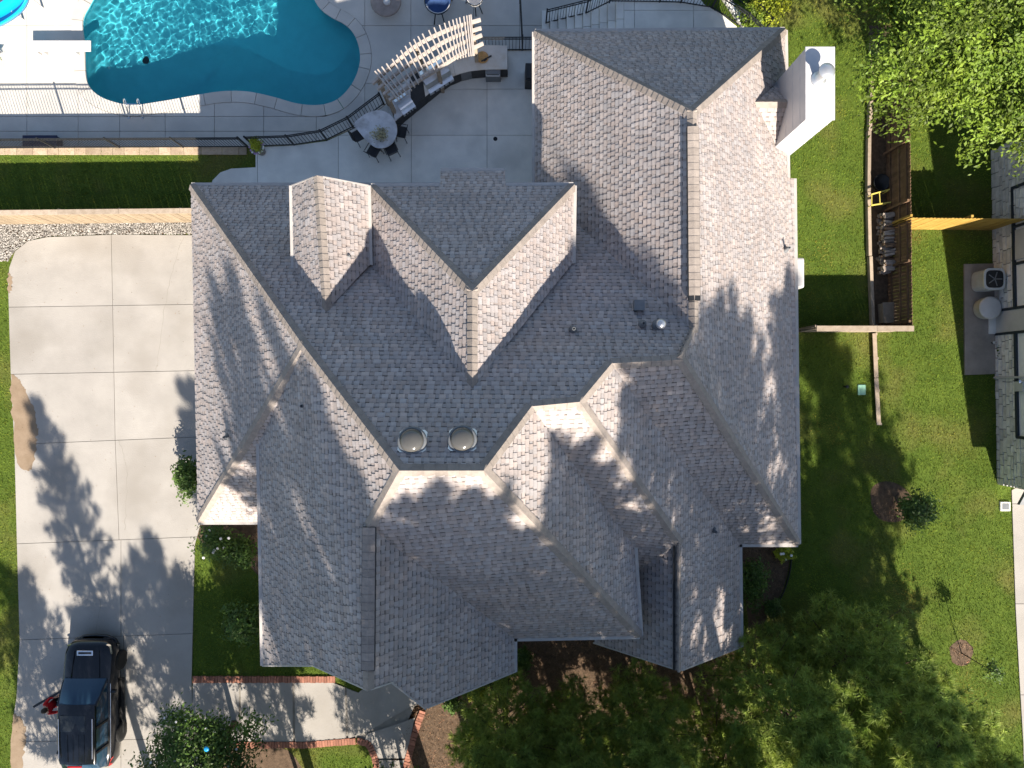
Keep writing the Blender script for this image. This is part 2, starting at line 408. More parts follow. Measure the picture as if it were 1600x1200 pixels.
# water surface: a wavy sheet
wx0, wx1 = min(p[0] for p in pool), max(p[0] for p in pool); wy0, wy1 = min(p[1] for p in pool), max(p[1] for p in pool)
GS = .045; nx, ny = int((wx1 - wx0) / GS) + 2, int((wy1 - wy0) / GS) + 2
gx, gy = np.meshgrid(wx0 + np.arange(nx) * GS, wy0 + np.arange(ny) * GS)
gz = np.zeros_like(gx)
for k in range(46):
    lam = NR.uniform(.2, .55); an = NR.uniform(0, 6.283); ph = NR.uniform(0, 6.283)
    gz += lam * .0017 * np.sin((gx * math.cos(an) + gy * math.sin(an)) * 6.283 / lam + ph)
pin = offset(pool, .03)
ok = inside(pin, gx.ravel(), gy.ravel()).reshape(ny, nx)
okd = ok.copy(); okd[1:] |= ok[:-1]; okd[:-1] |= ok[1:]; okd[:, 1:] |= ok[:, :-1]; okd[:, :-1] |= ok[:, 1:]
ii = np.arange(ny * nx).reshape(ny, nx)
cell = okd[:-1, :-1] & okd[1:, :-1] & okd[:-1, 1:] & okd[1:, 1:]
fq = np.stack([ii[:-1, :-1][cell], ii[:-1, 1:][cell], ii[1:, 1:][cell], ii[1:, :-1][cell]], 1)
us = np.unique(fq); rm = -np.ones(ny * nx, int); rm[us] = np.arange(len(us))
Vw = np.stack([gx.ravel(), gy.ravel(), gz.ravel() + ZW], 1)[us]
wm = bpy.data.materials.new('pool_water'); wm.use_nodes = True
nn = wm.node_tree.nodes; b = nn['Principled BSDF']; b.inputs['Base Color'].default_value = (.62, .93, 1, 1); b.inputs['Roughness'].default_value = 0; b.inputs['IOR'].default_value = 1.33; b.inputs['Transmission Weight'].default_value = 1
mt['water'] = wm
water = npmesh('pool_water', Vw, rm[fq], 'water', None, None, 4); setp(water, kind='structure')
water.data.polygons.foreach_set('use_smooth', [True] * len(water.data.polygons))
water.cycles.is_caustics_caster = True; basin.cycles.is_caustics_receiver = True; sl.cycles.is_caustics_light = True

# ------------------------------------------------------------------ driveway
dp = [(300, 368), (180, 367), (75, 371), (45, 377), (25, 393), (16, 418), (14, 440), (15, 480), (18, 580), (24, 700), (28, 860), (32, 1000), (27, 1090), (22, 1120), (24, 1160), (20, 1200), (10, 1420), (420, 1420), (300, 1220), (360, 1166), (302, 1163), (300, 1060), (305, 850), (330, 760), (330, 368)]
dpoly = P(dp)
drive = sheet('driveway', dpoly, .006, 'joint'); setp(drive, kind='structure')
dcl = [(-30, px(0, 1600)[1]), ]
def quadslab(parent, pts, mat, z=.05):
    # keep the part of the driveway polygon that lies in this convex quad
    q = dpoly; c = P(pts); n = len(c)
    a = sum(c[i][0] * c[(i + 1) % n][1] - c[(i + 1) % n][0] * c[i][1] for i in range(n))
    if a < 0: c = c[::-1]
    for i in range(n):
        p0, p1 = Vector(c[i]), Vector(c[(i + 1) % n]); t = (p1 - p0).normalized()
        q = clip(q, lambda p: t.x * (p[1] - p0.y) - t.y * (p[0] - p0.x) - .010)
        if len(q) < 3: return
    if area(q) > .05:
        o = sheet('slab', q, z, mat, parent)
        MBs = o.data; bm = bmesh.new(); bm.from_mesh(MBs); r = bmesh.ops.extrude_face_region(bm, geom=bm.faces[:])
        bmesh.ops.translate(bm, verts=[v for v in r['geom'] if isinstance(v, bmesh.types.BMVert)], vec=(0, 0, -.04)); bmesh.ops.recalc_face_normals(bm, faces=bm.faces); bm.to_mesh(MBs); bm.free()
hl = [(-40, 330, 420, 330), (-40, 481, 420, 474), (-40, 586, 420, 577), (-40, 697, 420, 678), (-40, 852, 420, 834), (-40, 1002, 420, 985), (-40, 1160, 420, 1150), (-40, 1440, 460, 1440)]
xm = [(174, 177), (177, 179), (179, 181), (181, 187), (190, 190), (194, 194), (190, 190)]
for i in range(len(hl) - 1):
    a, b_ = hl[i], hl[i + 1]
    la = lambda l, x: l[1] + (l[3] - l[1]) * (x - l[0]) / (l[2] - l[0])
    u, v = xm[i]
    quadslab(drive, [(a[0], a[1]), (u, la(a, u)), (v, la(b_, v)), (b_[0], b_[1])], 'concrete')
    quadslab(drive, [(u, la(a, u)), (a[2], a[3]), (b_[2], b_[3]), (v, la(b_, v))], 'concrete')
# hairline cracks: recessed-looking dark filler lines lying in the concrete
def crack(pts, wd=.016):
    q = [px(*p) for p in pts]; pp = []
    for a, b in zip(q[:-1], q[1:]):
        for k in range(5): pp.append(a.lerp(b, k / 5) + Vector((R.uniform(-.035, .035), R.uniform(-.03, .03), 0)))
    pp.append(q[-1]); m = MB(); L = []; Rr = []
    for i, p in enumerate(pp):
        t = (pp[min(i + 1, len(pp) - 1)] - pp[max(i - 1, 0)]).normalized(); n_ = Vector((-t.y, t.x, 0)) * wd * R.uniform(.3, .7)
        m.v += [tuple(p + n_ + Vector((0, 0, .0535))), tuple(p - n_ + Vector((0, 0, .0535)))]
    m.f = [(2 * i, 2 * i + 1, 2 * i + 3, 2 * i + 2) for i in range(len(pp) - 1)]
    m.build('crack', 'joint', drive)
crack([(287, 370), (278, 398), (266, 440), (260, 472), (255, 500), (248, 560), (245, 580)])
crack([(186, 688), (193, 705), (200, 730), (199, 760), (198, 800), (196, 828)])
crack([(153, 920), (158, 945), (152, 975), (150, 995)])
# soil patches washed on the edge
for nm, pts in (('soil_patch', [(18, 590), (30, 592), (42, 610), (54, 640), (60, 675), (56, 710), (46, 735), (27, 720), (22, 660)]), ('soil_patch', [(14, 428), (19, 432), (21, 442), (19, 452), (14, 456)]), ('soil_patch', [(22, 1118), (36, 1125), (42, 1150), (36, 1200), (30, 1260), (18, 1260), (18, 1180)])):
    sp_ = [(a + R.gauss(0, .035), b + R.gauss(0, .035)) for a, b in smooth_closed(P(pts), 9)]
    o = sheet(nm, sp_, .0545, 'soil'); setp(o, kind='structure')

# gravel strip
gp = P([(-60, 351), (305, 346), (305, 366), (180, 366), (80, 369), (45, 375), (24, 392), (13, 408), (-60, 411)])
gb = sheet('gravel_bed', gp, .008, 'mulch'); setp(gb, kind='structure')
g = setp(None or sheet('gravel_tmp', gp, .001, 'joint'), kind='structure'); bpy.data.objects.remove(g)
N = 16000
X = NR.uniform(min(p[0] for p in gp), max(p[0] for p in gp), N); Y = NR.uniform(min(p[1] for p in gp), max(p[1] for p in gp), N)
k_ = inside(gp, X, Y); X, Y = X[k_], Y[k_]; N = len(X)
oc = np.array([(1, 0, 0), (0, 1, 0), (-1, 0, 0), (0, -1, 0), (0, 0, 1), (.5, .5, .7)])
tri = np.array([(0, 1, 4), (1, 2, 4), (2, 3, 4), (3, 0, 4), (0, 1, 5), (1, 4, 5), (4, 0, 5)])
sz = NR.uniform(.018, .042, N); an = NR.uniform(0, 6.28, N); st = NR.uniform(.6, 1.4, (N, 1))
V = oc[None] * sz[:, None, None]; V[:, :, 0] *= st; ca, sa = np.cos(an)[:, None], np.sin(an)[:, None]
VX = V[:, :, 0] * ca - V[:, :, 1] * sa; VY = V[:, :, 0] * sa + V[:, :, 1] * ca
V = np.stack([VX + X[:, None], VY + Y[:, None], V[:, :, 2] * .8 + .02 + NR.uniform(0, .03, N)[:, None]], 2).reshape(-1, 3)
fc = (tri[None] + (np.arange(N) * 6)[:, None, None]).reshape(-1, 3)
tone = np.repeat(NR.choice([.45, .75, 1, 1.35, 1.6], N)[:, None] * np.array([1, .98, .95])[None], 6, 0)
setp(npmesh('gravel', V, fc, 'gravel', None, tone), 'grey and white gravel strip beside the tan fence', 'gravel', kind='stuff')

# ------------------------------------------------------------------ patio, path, stairs
pat_px = [(330, 292), (333, 282), (345, 270), (362, 264), (400, 262), (400, 232), (420, 230), (460, 228), (511, 221), (555, 201), (600, 167), (640, 131), (690, 99), (745, 81), (834, 80), (1030, 80), (1030, 330), (330, 330)]
pat = P(pat_px)
patio = sheet('patio', pat, .006, 'joint'); setp(patio, kind='structure')
slabs(patio, pat, [px(x, 0)[0] for x in (280, 403, 529, 643, 761, 880, 1060)], [px(0, y)[1] for y in (340, 300, 212, 140, 60)], .05, .009, 'concrete2', .042)
dd = px(774, 217, .05); MB().lathe((dd[0], dd[1], .05), [(.09, 0), (.09, .012), (.03, .016)], 16).build('drain_grate', 'iron', patio)
path_px = [(975, 0), (990, -40), (1065, -40), (1100, 8), (1125, 22), (1150, 42), (1165, 66), (1165, 90), (975, 90)]
path = sheet('garden_path', P(path_px), .006, 'joint'); setp(path, kind='structure')
slabs(path, P(path_px), [px(x, 0)[0] for x in (970, 991, 1083, 1180)], [px(0, y)[1] for y in (95, 17, -50)], .05, .009, 'concrete2', .042)
wb = thing('garden_wall', 'curved pale stone kerb wall beside the garden path', 'wall', px(1160, 30))
for a, b in (((1128, -10), (1140, 6)), ((1140, 6), (1151, 22)), ((1151, 22), (1160, 36)), ((1160, 36), (1168, 52)), ((1168, 52), (1172, 70))):
    MB().beam(px(*a, .1), px(*b, .1), .26, .22).build('stone', 'nstone', wb, bevel=.02)
st_ = thing('stairs', 'grey concrete steps going down to the pool deck', 'stairs', px(910, 30))
xs = [846 + 13.2 * i for i in range(11)]
for i in range(10):
    zt = .05 - (9 - i) * .155 - .155 * .2
    a = px(975 - (10 - i) * 12.9 + .6, 0, zt)[0]; b = px(975 - (9 - i) * 12.9, 0, zt)[0]
    for k, (ya, yb) in enumerate(((15.05, 17.2), (17.215, 18.3))):
        m = MB().box(((a + b) / 2, (ya + yb) / 2 - 1.8, (zt + ZL) / 2 - .03), (b - a - .012, yb - ya, zt - ZL + .06)); m.build('step', 'concrete2', st_, bevel=.012)

# brick-edged front walk
wk_px = [(302, 1066), (520, 1066), (560, 1082), (600, 1050), (665, 1040), (672, 1102), (650, 1112), (640, 1160), (628, 1210), (590, 1210), (588, 1180), (578, 1158), (560, 1152), (480, 1158), (360, 1158), (300, 1160)]
walk = sheet('front_walk', P(wk_px), .006, 'joint'); setp(walk, kind='structure')
wkp = P(wk_px)
for cutpoly in ([(295, 1030), (374, 1030), (374, 1180), (295, 1180)], [(377, 1030), (457, 1030), (459, 1180), (377, 1180)], [(460, 1030), (538, 1030), (542, 1180), (462, 1180)], [(541, 1030), (680, 1030), (680, 1107), (574, 1143), (545, 1160)], [(574, 1146), (680, 1110), (680, 1184), (560, 1184)], [(560, 1187), (680, 1187), (680, 1230), (560, 1230)]):
    q = wkp; c = P(cutpoly); n = len(c)
    a = sum(c[i][0] * c[(i + 1) % n][1] - c[(i + 1) % n][0] * c[i][1] for i in range(n))
    if a < 0: c = c[::-1]
    for i in range(n):
        p0, p1 = Vector(c[i]), Vector(c[(i + 1) % n]); t = (p1 - p0).normalized()
        q = clip(q, lambda p: t.x * (p[1] - p0.y) - t.y * (p[0] - p0.x))
        if len(q) < 3: break
    if len(q) >= 3: sheet('slab', q, .05, 'concrete', walk)
bme = mesh_only(MB().box((0, 0, 0), (.105, .27, .08)), 'brick', 'brick')
def bricks(pts, parent, sp=.118):
    q = [px(*p) for p in pts]; d = 0; k = 0
    for a, b in zip(q[:-1], q[1:]):
        L = (b - a).length; t = (b - a) / L
        while d < L:
            p = a + t * d
            shared('brick', bme, (p.x + R.uniform(-.004, .004), p.y + R.uniform(-.012, .012), .035 + R.uniform(-.008, .008)), (R.uniform(-.02, .02), R.uniform(-.03, .03), math.atan2(t.y, t.x) + R.uniform(-.03, .03)), parent, (R.uniform(.93, 1.0), R.uniform(.95, 1.03), 1)); d += sp
        d -= L
bricks([(304, 1061), (525, 1061)], walk)
bricks([(362, 1163), (480, 1163), (555, 1157)], walk)
bricks(smooth_closed([(560, 1157), (575, 1162), (583, 1176), (588, 1195), (589, 1230)], 4, False), walk)
bricks(smooth_closed([(660, 1112), (650, 1140), (642, 1170), (634, 1200), (628, 1225)], 3, False), walk)

# neighbour's drive at the right
nd = sheet('neighbour_drive', P([(1580, 766), (1582, 830), (1586, 950), (1592, 1060), (1598, 1160), (1604, 1400), (2000, 1400), (2000, 755), (1590, 760)]), .006, 'joint'); setp(nd, kind='structure')
ndp = P([(1580, 766), (1582, 830), (1586, 950), (1592, 1060), (1598, 1160), (1604, 1400), (2000, 1400), (2000, 755), (1590, 760)])
slabs(nd, ndp, [px(x, 0)[0] for x in (1570, 1720, 2010)], [px(0, y)[1] for y in (1410, 1180, 1085, 943, 787, 750)], .045, .012, 'concrete', .036)

# ------------------------------------------------------------------ mulch beds
beds = {'front_bed': [(640, 1120), (690, 1095), (800, 1052), (812, 1000), (1000, 985), (1160, 1005), (1158, 850), (1232, 848), (1233, 880), (1228, 905), (1220, 928), (1208, 948), (1190, 985), (1180, 1040), (1200, 1120), (1190, 1300), (640, 1300)],
        'mulch_ring': [(1360, 775), (1364, 760), (1382, 752), (1402, 756), (1420, 770), (1428, 790), (1418, 808), (1398, 816), (1376, 812), (1364, 798)],
        'left_bed': [(305, 818), (412, 818), (412, 900), (385, 880), (350, 860), (318, 850)], 'corner_bed': [(380, 1168), (450, 1172), (455, 1230), (200, 1230), (300, 1190), (350, 1170)]}
for k_, v_ in beds.items():
    setp(sheet(k_, smooth_closed(P(v_), 4), .006, 'mulch'), kind='structure')
ringp = [(px(1502, 1020)[0] + .5 * math.cos(a * .3927) * (1 + .1 * math.sin(a * 2)), px(1502, 1020)[1] + .56 * math.sin(a * .3927)) for a in range(16)]
setp(sheet('sapling_ring', ringp, .006, 'mulch'), kind='structure')
dry = [[(1255, 460), (1275, 455), (1290, 470), (1262, 480)], [(1270, 640), (1300, 650), (1320, 690), (1290, 700)], [(1390, 900), (1420, 890), (1440, 940), (1410, 960)], [(1440, 1060), (1500, 1055), (1550, 1090), (1560, 1130), (1510, 1120), (1470, 1100)], [(1275, 380), (1300, 370), (1310, 395), (1295, 420), (1278, 405)], [(1420, 362), (1450, 362), (1448, 380), (1425, 385)]]

# ------------------------------------------------------------------ THE HOUSE ROOF
def NP(x, y):            # pixel ray meets the big north slope
    # z = 3.8 + .9*(7.32 - Y),  Y = (600-y)*(30-z)/1110
    a = (600 - y) / F; z = (3.8 + .9 * 7.32 - .9 * a * H) / (1 - .9 * a); return px(x, y, z)
EZ = 3.8; EZ2 = 6.6
V_ = {}
V_['A'] = px(299, 290, EZ); V_['B'] = NP(475, 540); V_['Cc'] = px(310, 815, EZ); V_['D'] = px(470, 815, EZ)
V_['M1'] = NP(625, 735); V_['M2'] = NP(755, 735); V_['R1'] = NP(830, 635); V_['R2'] = NP(905, 628); V_['T1'] = NP(955, 568); V_['T2'] = NP(1065, 562)
V_['U'] = px(1085, 518, 8.7); V_['V0'] = px(836, 290, EZ); V_['n1'] = px(836, 50, EZ); V_['n2'] = px(1226, 47, EZ); V_['ap'] = px(1082, 175, 8.6)
V_['ea'] = px(1230, 278, EZ); V_['eb'] = px(1240, 279, EZ - .08); V_['e3'] = px(1247, 850, EZ)
V_['f1'] = px(405, 685, EZ2); V_['f2'] = px(412, 1040, EZ2); V_['g1'] = px(577, 822, 11.25); V_['g2'] = px(575, 1078, 11.25)
V_['f3'] = px(490, 1040, 9.1); V_['h1'] = px(803, 997, EZ2); V_['h2'] = px(803, 1050, EZ2); V_['h3'] = px(664, 1107, 9.65); V_['h4'] = px(611, 1066, 10.6)
V_['a3'] = px(1000, 993, EZ2); V_['v2'] = px(990, 840, EZ2)
V_['w1'] = px(1063, 850, 6.95); V_['x1'] = Vector((3.04, -7.75, 4.1)); V_['k1'] = px(930, 1005, 4.1); V_['k2'] = px(1063, 1048, 6.95)
V_['m1'] = px(1155, 850, EZ); V_['m2'] = px(1157, 1011, EZ)
D1 = 6.8
V_['d1'] = px(580, 292, D1); V_['d2'] = px(896, 290, D1); V_['da'] = px(738, 455, 10.35); V_['dr'] = NP(738, 605); V_['dw'] = px(580, 416, D1); V_['de'] = px(894, 411, D1)
V_['p1'] = px(688, 291, D1); V_['p2'] = px(688, 268, 6.2); V_['p3'] = px(789, 268, 6.2); V_['p4'] = px(790, 291, D1)
V_['s1'] = px(457, 290, 7.0); V_['s2'] = px(460, 430, 7.0); V_['s3'] = px(574, 290, 7.0); V_['s4'] = px(577, 414, 7.0); V_['sr'] = px(496, 275, 8.4); V_['se'] = NP(510, 485)
chz = 7.2
V_['c0'] = Vector((8.35, 9.66, 5.62)); V_['c1'] = Vector((9.5, 9.66, 5.62)); V_['c2'] = Vector((9.5, 10.75, 4.5)); V_['c3'] = Vector((9.5, 8.5, 4.5))
faces = {
 'N': ['A', 'V0', 'U', 'T2', 'T1', 'R2', 'R1', 'M2', 'M1', 'B'][::-1],
 'NEW': ['n1', 'V0', 'U', 'ap'], 'NEN': ['n1', 'ap', 'n2'], 'NEE': ['ap', 'U', 'T2', 'e3', 'eb', 'ea', 'n2'],
 'WW': ['A', 'Cc', 'B'], 'WS': ['Cc', 'D', 'B'], 'FW': ['f1', 'f2', 'f3', 'g2', 'g1', 'M1', 'B'],
 'GE': ['g1', 'g2', 'h4', 'h3', 'h2', 'h1'], 'SA': ['M1', 'g1', 'h1', 'a3', 'M2'], 'AE': ['M2', 'a3', 'v2', 'R1'],
 'SB': ['R1', 'x1', 'w1', 'R2'], 'BE': ['R2', 'w1', 'k2', 'm2', 'm1', 'T1'], 'KW': ['w1', 'x1', 'k1', 'k2'], 'SC': ['T1', 'm1', 'e3', 'T2'],
 'DN': ['d1', 'da', 'd2', 'p4', 'p3', 'p2', 'p1'], 'DW': ['d1', 'dw', 'dr', 'da'], 'DE': ['d2', 'da', 'dr', 'de'],
 'SW': ['s1', 's2', 'se', 'sr'], 'SE': ['s3', 'sr', 'se', 's4'], 'CN': ['c0', 'c1', 'c2'], 'CS': ['c0', 'c3', 'c1']}
house = thing('house', 'large house with steep many-gabled roof of grey-brown shingles', 'house', (0, 0, 0))
EXPO = .163
def newell(vs):
    n_ = Vector((0, 0, 0))
    for i in range(len(vs)):
        a, b = vs[i], vs[(i + 1) % len(vs)]; n_ += Vector(((a.y - b.y) * (a.z + b.z), (a.z - b.z) * (a.x + b.x), (a.x - b.x) * (a.y + b.y)))
    n_.normalize(); return n_ if n_.z > 0 else -n_
norm = {}; cent = {}
deckm = MB(); shm = MB(); shm.c = []
solo = []       # candidate tabs
for fn, ids in faces.items():
    vs = [V_[i] for i in ids]; n_ = newell(vs); norm[fn] = n_; cent[fn] = sum(vs, Vector((0, 0, 0))) / len(vs)
    u = Vector((0, 0, 1)).cross(n_).normalized(); v = n_.cross(u)
    if v.z < 0: v = -v
    o = min(vs, key=lambda q: q.dot(v))
    p2 = [((q - o).dot(u), (q - o).dot(v), (q - o).dot(n_)) for q in vs]
    tri = tessellate_polygon([[Vector((a, b, 0)) for a, b, c in p2]])
    T3 = []
    for t in tri:
        A_ = np.array([[p2[i][0], p2[i][1], 1] for i in t]); 
        if abs(np.linalg.det(A_)) < 1e-6: continue
        T3.append((np.linalg.solve(A_, np.array([p2[i][2] for i in t])), np.linalg.inv(A_.T)))
    def res(a, b):
        best = None; bm_ = -9
        for co, iv in T3:
            l_ = iv @ np.array([a, b, 1]); mn = l_.min()
            if mn > bm_: bm_ = mn; best = co
            if mn >= -1e-6: break
        return best[0] * a + best[1] * b + best[2]
    flat = max(abs(c) for a, b, c in p2) < .012
    # deck (thin slab under the shingles)
    bi = len(deckm.v)
    deckm.v += [tuple(q - n_ * .015) for q in vs] + [tuple(q - Vector((0, 0, .2))) for q in vs]; k = len(vs)
    for t in tri:
        a, b, c = [vs[i] for i in t]
        t = t if (b - a).cross(c - a).z > 0 else (t[0], t[2], t[1])
        deckm.f += [tuple(bi + i for i in t), tuple(bi + k + i for i in t[::-1])]
    deckm.f += [(bi + i, bi + (i + 1) % k, bi + k + (i + 1) % k, bi + k + i) for i in range(k)]
    poly2 = [(a, b) for a, b, c in p2]
    umin, umax = min(a for a, b in poly2), max(a for a, b in poly2); vmax = max(b for a, b in poly2)
    j = 0
    while j * EXPO < vmax:
        v0, v1 = j * EXPO, (j + 1) * EXPO; j += 1
        row = clip(clip(poly2, lambda p: p[1] - v0), lambda p: v1 - p[1])
        if len(row) < 3: continue
        ru0, ru1 = min(p[0] for p in row), max(p[0] for p in row)
        x = ru0 - R.uniform(0, .3); last = 0
        rowtone = R.uniform(.95, 1.05)
        while x < ru1:
            thick = last == 0; wd = R.choice([.12, .15, .18, .22]) if thick else R.choice([.06, .08, .11, .15]); x1 = x + wd
            q = clip(clip(row, lambda p: p[0] - x), lambda p: x1 - p[0])
            last = 1 if thick else 0
            x0_ = x; x = x1
            if len(q) < 3 or area(q) < 1e-4: continue
            th = .026 if thick else .012
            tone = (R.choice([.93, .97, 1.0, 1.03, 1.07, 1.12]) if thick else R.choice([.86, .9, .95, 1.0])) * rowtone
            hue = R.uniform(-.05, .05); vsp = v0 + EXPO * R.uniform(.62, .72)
            full = len(q) == 4 and abs(area(q) - wd * EXPO) < 1e-4
            asolo = full and fn in ('SA', 'FW', 'N', 'GE') and wd > .2 and thick and max(p[1] for p in q) > 4.2
            allp, fl, cl_ = [], [], []
            for sub, band in ((clip(q, lambda p: vsp - p[1]), 1.0), (clip(q, lambda p: p[1] - vsp), .86 if thick else R.choice([.42, .5, .6]))):  # upper band printed dark, standing in for shade under the next butt
                if len(sub) < 3: continue
                b0 = len(allp); pts = []
                for a, b in sub:
                    pts.append(o + u * a + v * b + n_ * (th - .010 * (b - v0) / EXPO + .002 + (0 if flat else res(a, b))))
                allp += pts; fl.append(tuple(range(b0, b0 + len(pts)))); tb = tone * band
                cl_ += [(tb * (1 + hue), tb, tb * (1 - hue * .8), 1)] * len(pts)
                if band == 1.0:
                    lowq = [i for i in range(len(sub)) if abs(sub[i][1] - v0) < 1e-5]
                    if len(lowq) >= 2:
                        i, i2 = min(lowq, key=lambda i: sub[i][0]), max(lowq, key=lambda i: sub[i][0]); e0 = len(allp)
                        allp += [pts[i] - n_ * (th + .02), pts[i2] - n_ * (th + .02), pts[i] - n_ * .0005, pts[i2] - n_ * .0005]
                        fl.append((e0 + 2, e0, e0 + 1, e0 + 3)); cl_ += [(.42, .42, .42, 1)] * 4  # dark cut edge, coloured to strengthen the shadow line below each course
            if not fl: continue
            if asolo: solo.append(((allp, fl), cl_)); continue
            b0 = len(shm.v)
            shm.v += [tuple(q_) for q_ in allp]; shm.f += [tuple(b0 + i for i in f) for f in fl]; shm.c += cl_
deckm.build('roof_deck', 'deck_wood', house)
R.shuffle(solo)
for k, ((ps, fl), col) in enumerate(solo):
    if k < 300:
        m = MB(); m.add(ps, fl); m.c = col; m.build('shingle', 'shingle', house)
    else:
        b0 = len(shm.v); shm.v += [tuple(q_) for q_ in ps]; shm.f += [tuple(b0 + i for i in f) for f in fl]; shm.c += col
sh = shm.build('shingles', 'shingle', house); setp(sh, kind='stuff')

# ridge and hip caps: (from, to, left face, right face, cap length, raised vent)
ridges = [('ap', 'U', 'NEW', 'NEE', .22, 0), ('n1', 'ap', 'NEW', 'NEN', .24, 0), ('n2', 'ap', 'NEE', 'NEN', .24, 0), ('A', 'B', 'WW', 'N', .24, 0), ('Cc', 'B', 'WW', 'WS', .3, 0), ('B', 'M1', 'FW', 'N', .24, 0),
          ('M1', 'M2', 'N', 'SA', .3, 0), ('g1', 'M1', 'FW', 'SA', .3, 0), ('g2', 'g1', 'FW', 'GE', .3, 0), ('R1', 'M2', 'N', 'AE', .26, 0), ('a3', 'M2', 'SA', 'AE', .3, 0), ('R1', 'R2', 'N', 'SB', .3, 0),
          ('T1', 'R2', 'N', 'BE', .3, 0), ('w1', 'R2', 'SB', 'BE', .3, 0), ('k2', 'w1', 'KW', 'BE', .3, 0), ('T1', 'T2', 'N', 'SC', .3, 0), ('U', 'T2', 'N', 'NEE', .3, 0), ('e3', 'T2', 'SC', 'NEE', .3, 0),
          ('d1', 'da', 'DW', 'DN', .24, 0), ('d2', 'da', 'DE', 'DN', .24, 0), ('da', 'dr', 'DW', 'DE', .22, 0), ('sr', 'se', 'SW', 'SE', .22, 0), ('c1', 'c0', 'CN', 'CS', .3, 0)]
capset = {('ap', 'U'), ('da', 'dr'), ('sr', 'se'), ('n1', 'ap'), ('d1', 'da'), ('B', 'M1'), ('A', 'B'), ('R1', 'M2'), ('M1', 'M2'), ('n2', 'ap'), ('d2', 'da')}
rest = MB(); ncap = 0
for a, b, fl, fr, L, rv in ridges:
    p0, p1 = V_[a], V_[b]; t = (p1 - p0); LL = t.length; t /= LL
    dn = []
    for f in (fl, fr):
        d = norm[f].cross(t).normalized()
        if d.dot(cent[f] - p0) < 0: d = -d
        dn.append(d)
    up = (norm[fl] + norm[fr]).normalized(); wd = .165; cnt = max(1, int(round(LL / L))); L = LL / cnt
    for k in range(cnt):
        s0 = p0 + t * (k * L); s1 = p0 + t * ((k + 1) * L + .03); hA, hB = .056, .036    # lower end is proud
        wj = wd * R.uniform(.96, 1.04); m = MB()
        vs = []
        for q, hh in ((s0, hA), (s1, hB)):
            vs += [q + dn[0] * wj + norm[fl] * hh, q + up * (hh + .012), q + dn[1] * wj + norm[fr] * hh, q + dn[0] * wj - norm[fl] * .01, q + dn[1] * wj - norm[fr] * .01]
        fs = [(0, 1, 6, 5), (1, 2, 7, 6), (0, 5, 8, 3), (2, 4, 9, 7), (0, 3, 4, 2, 1), (5, 6, 7, 9, 8)]
        if (a, b) in capset and ncap < 300:
            m.add(vs, fs).build('ridge_cap', 'cap', house); ncap += 1
        else: rest.add(vs, fs)
setp(rest.build('ridge_caps', 'cap', house), kind='stuff')
# raised ridge vents (a dark slot under a strip of caps)
def rvent(p0, p1, fl, fr, nm, dark=True):
    t = (p1 - p0).normalized(); m = MB(); m2 = MB()
    sd = Vector((t.y, -t.x, 0)).normalized(); up = Vector((0, 0, 1))
    m.beam(p0 + up * .0, p1 + up * .0, .36, .10); m.build('ridge_vent', 'iron', house)
    L = .22; n_ = int((p1 - p0).length / L)
    for k in range(n_):
        a = p0 + t * (k * L); b = p0 + t * (k * L + L + .02)
        c = MB(); q = []
        for s_, h_ in ((a, .10), (b, .085)):
            q += [s_ - sd * .17 + up * (h_ - .03), s_ + up * (h_ + .012), s_ + sd * .17 + up * (h_ - .03)]
        c.add(q, [(0, 1, 4, 3), (1, 2, 5, 4), (0, 2, 1)]); c.build('ridge_cap', 'cap', house)
ap, U = V_['ap'], V_['U']
rvent(ap.lerp(U, .07), ap.lerp(U, .86), 'NEW', 'NEE', 'v')
g1, g2 = V_['g1'], V_['g2']
rvent(g1 + (g2 - g1) * .005, g1.lerp(g2, .88), 'FW', 'GE', 'v')
k2, w1 = V_['k2'], V_['w1']
MB().beam(w1 + Vector((-.19, 0, -.1)), k2 + Vector((-.19, 0, -.1)), .05, .1).build('ridge_flashing', 'iron', house)

# gutters and rake boards
def edge_trim(a, b, nm='gutter', w_=.12, h_=.12, mat='gutter', dz=-.05, out=.05):
    a, b = V_[a] if isinstance(a, str) else a, V_[b] if isinstance(b, str) else b
    t = (b - a).normalized(); o = Vector((t.y, -t.x, 0)).normalized() * out
    MB().beam(a + o + Vector((0, 0, dz)), b + o + Vector((0, 0, dz)), w_, h_).build(nm, mat, house)
for a, b in (('Cc', 'A'), ('V0', 'A'), ('Cc', 'D')): pass
def eave(a, b, sgn): edge_trim(a, b, out=.05 * sgn)
eave('A', 'Cc', 1 * -1); eave('Cc', 'D', -1 * -1); eave('A', 'V0', -1)
for a, b in (('n1', 'V0'), ('n1', 'n2'), ('n2', 'ea'), ('eb', 'e3'), ('e3', 'm1'), ('m1', 'm2'), ('f1', 'f2'), ('h1', 'a3'), ('a3', 'v2'), ('h1', 'h2'), ('d1', 'p1'), ('p2', 'p3'), ('p4', 'd2'), ('d1', 'dw'), ('d2', 'de'), ('s1', 's2'), ('s3', 's4')):
    A_, B_ = V_[a], V_[b]; c_ = (A_ + B_) / 2; t = (B_ - A_).normalized(); o = Vector((t.y, -t.x, 0))
    own = [f for f, ids in faces.items() if a in ids and b in ids]
    cf = cent[own[0]] if own else c_
    edge_trim(a, b, out=.05 if o.dot(c_ - cf) > 0 else -.05)
for a, b in (('s1', 'sr'), ('sr', 's3'), ('f2', 'f3'), ('f3', 'g2'), ('g2', 'h4'), ('h4', 'h3'), ('h3', 'h2'), ('k1', 'k2'), ('k2', 'm2')):
    edge_trim(a, b, 'rake_board', .04, .2, 'gutter', -.1, .0)
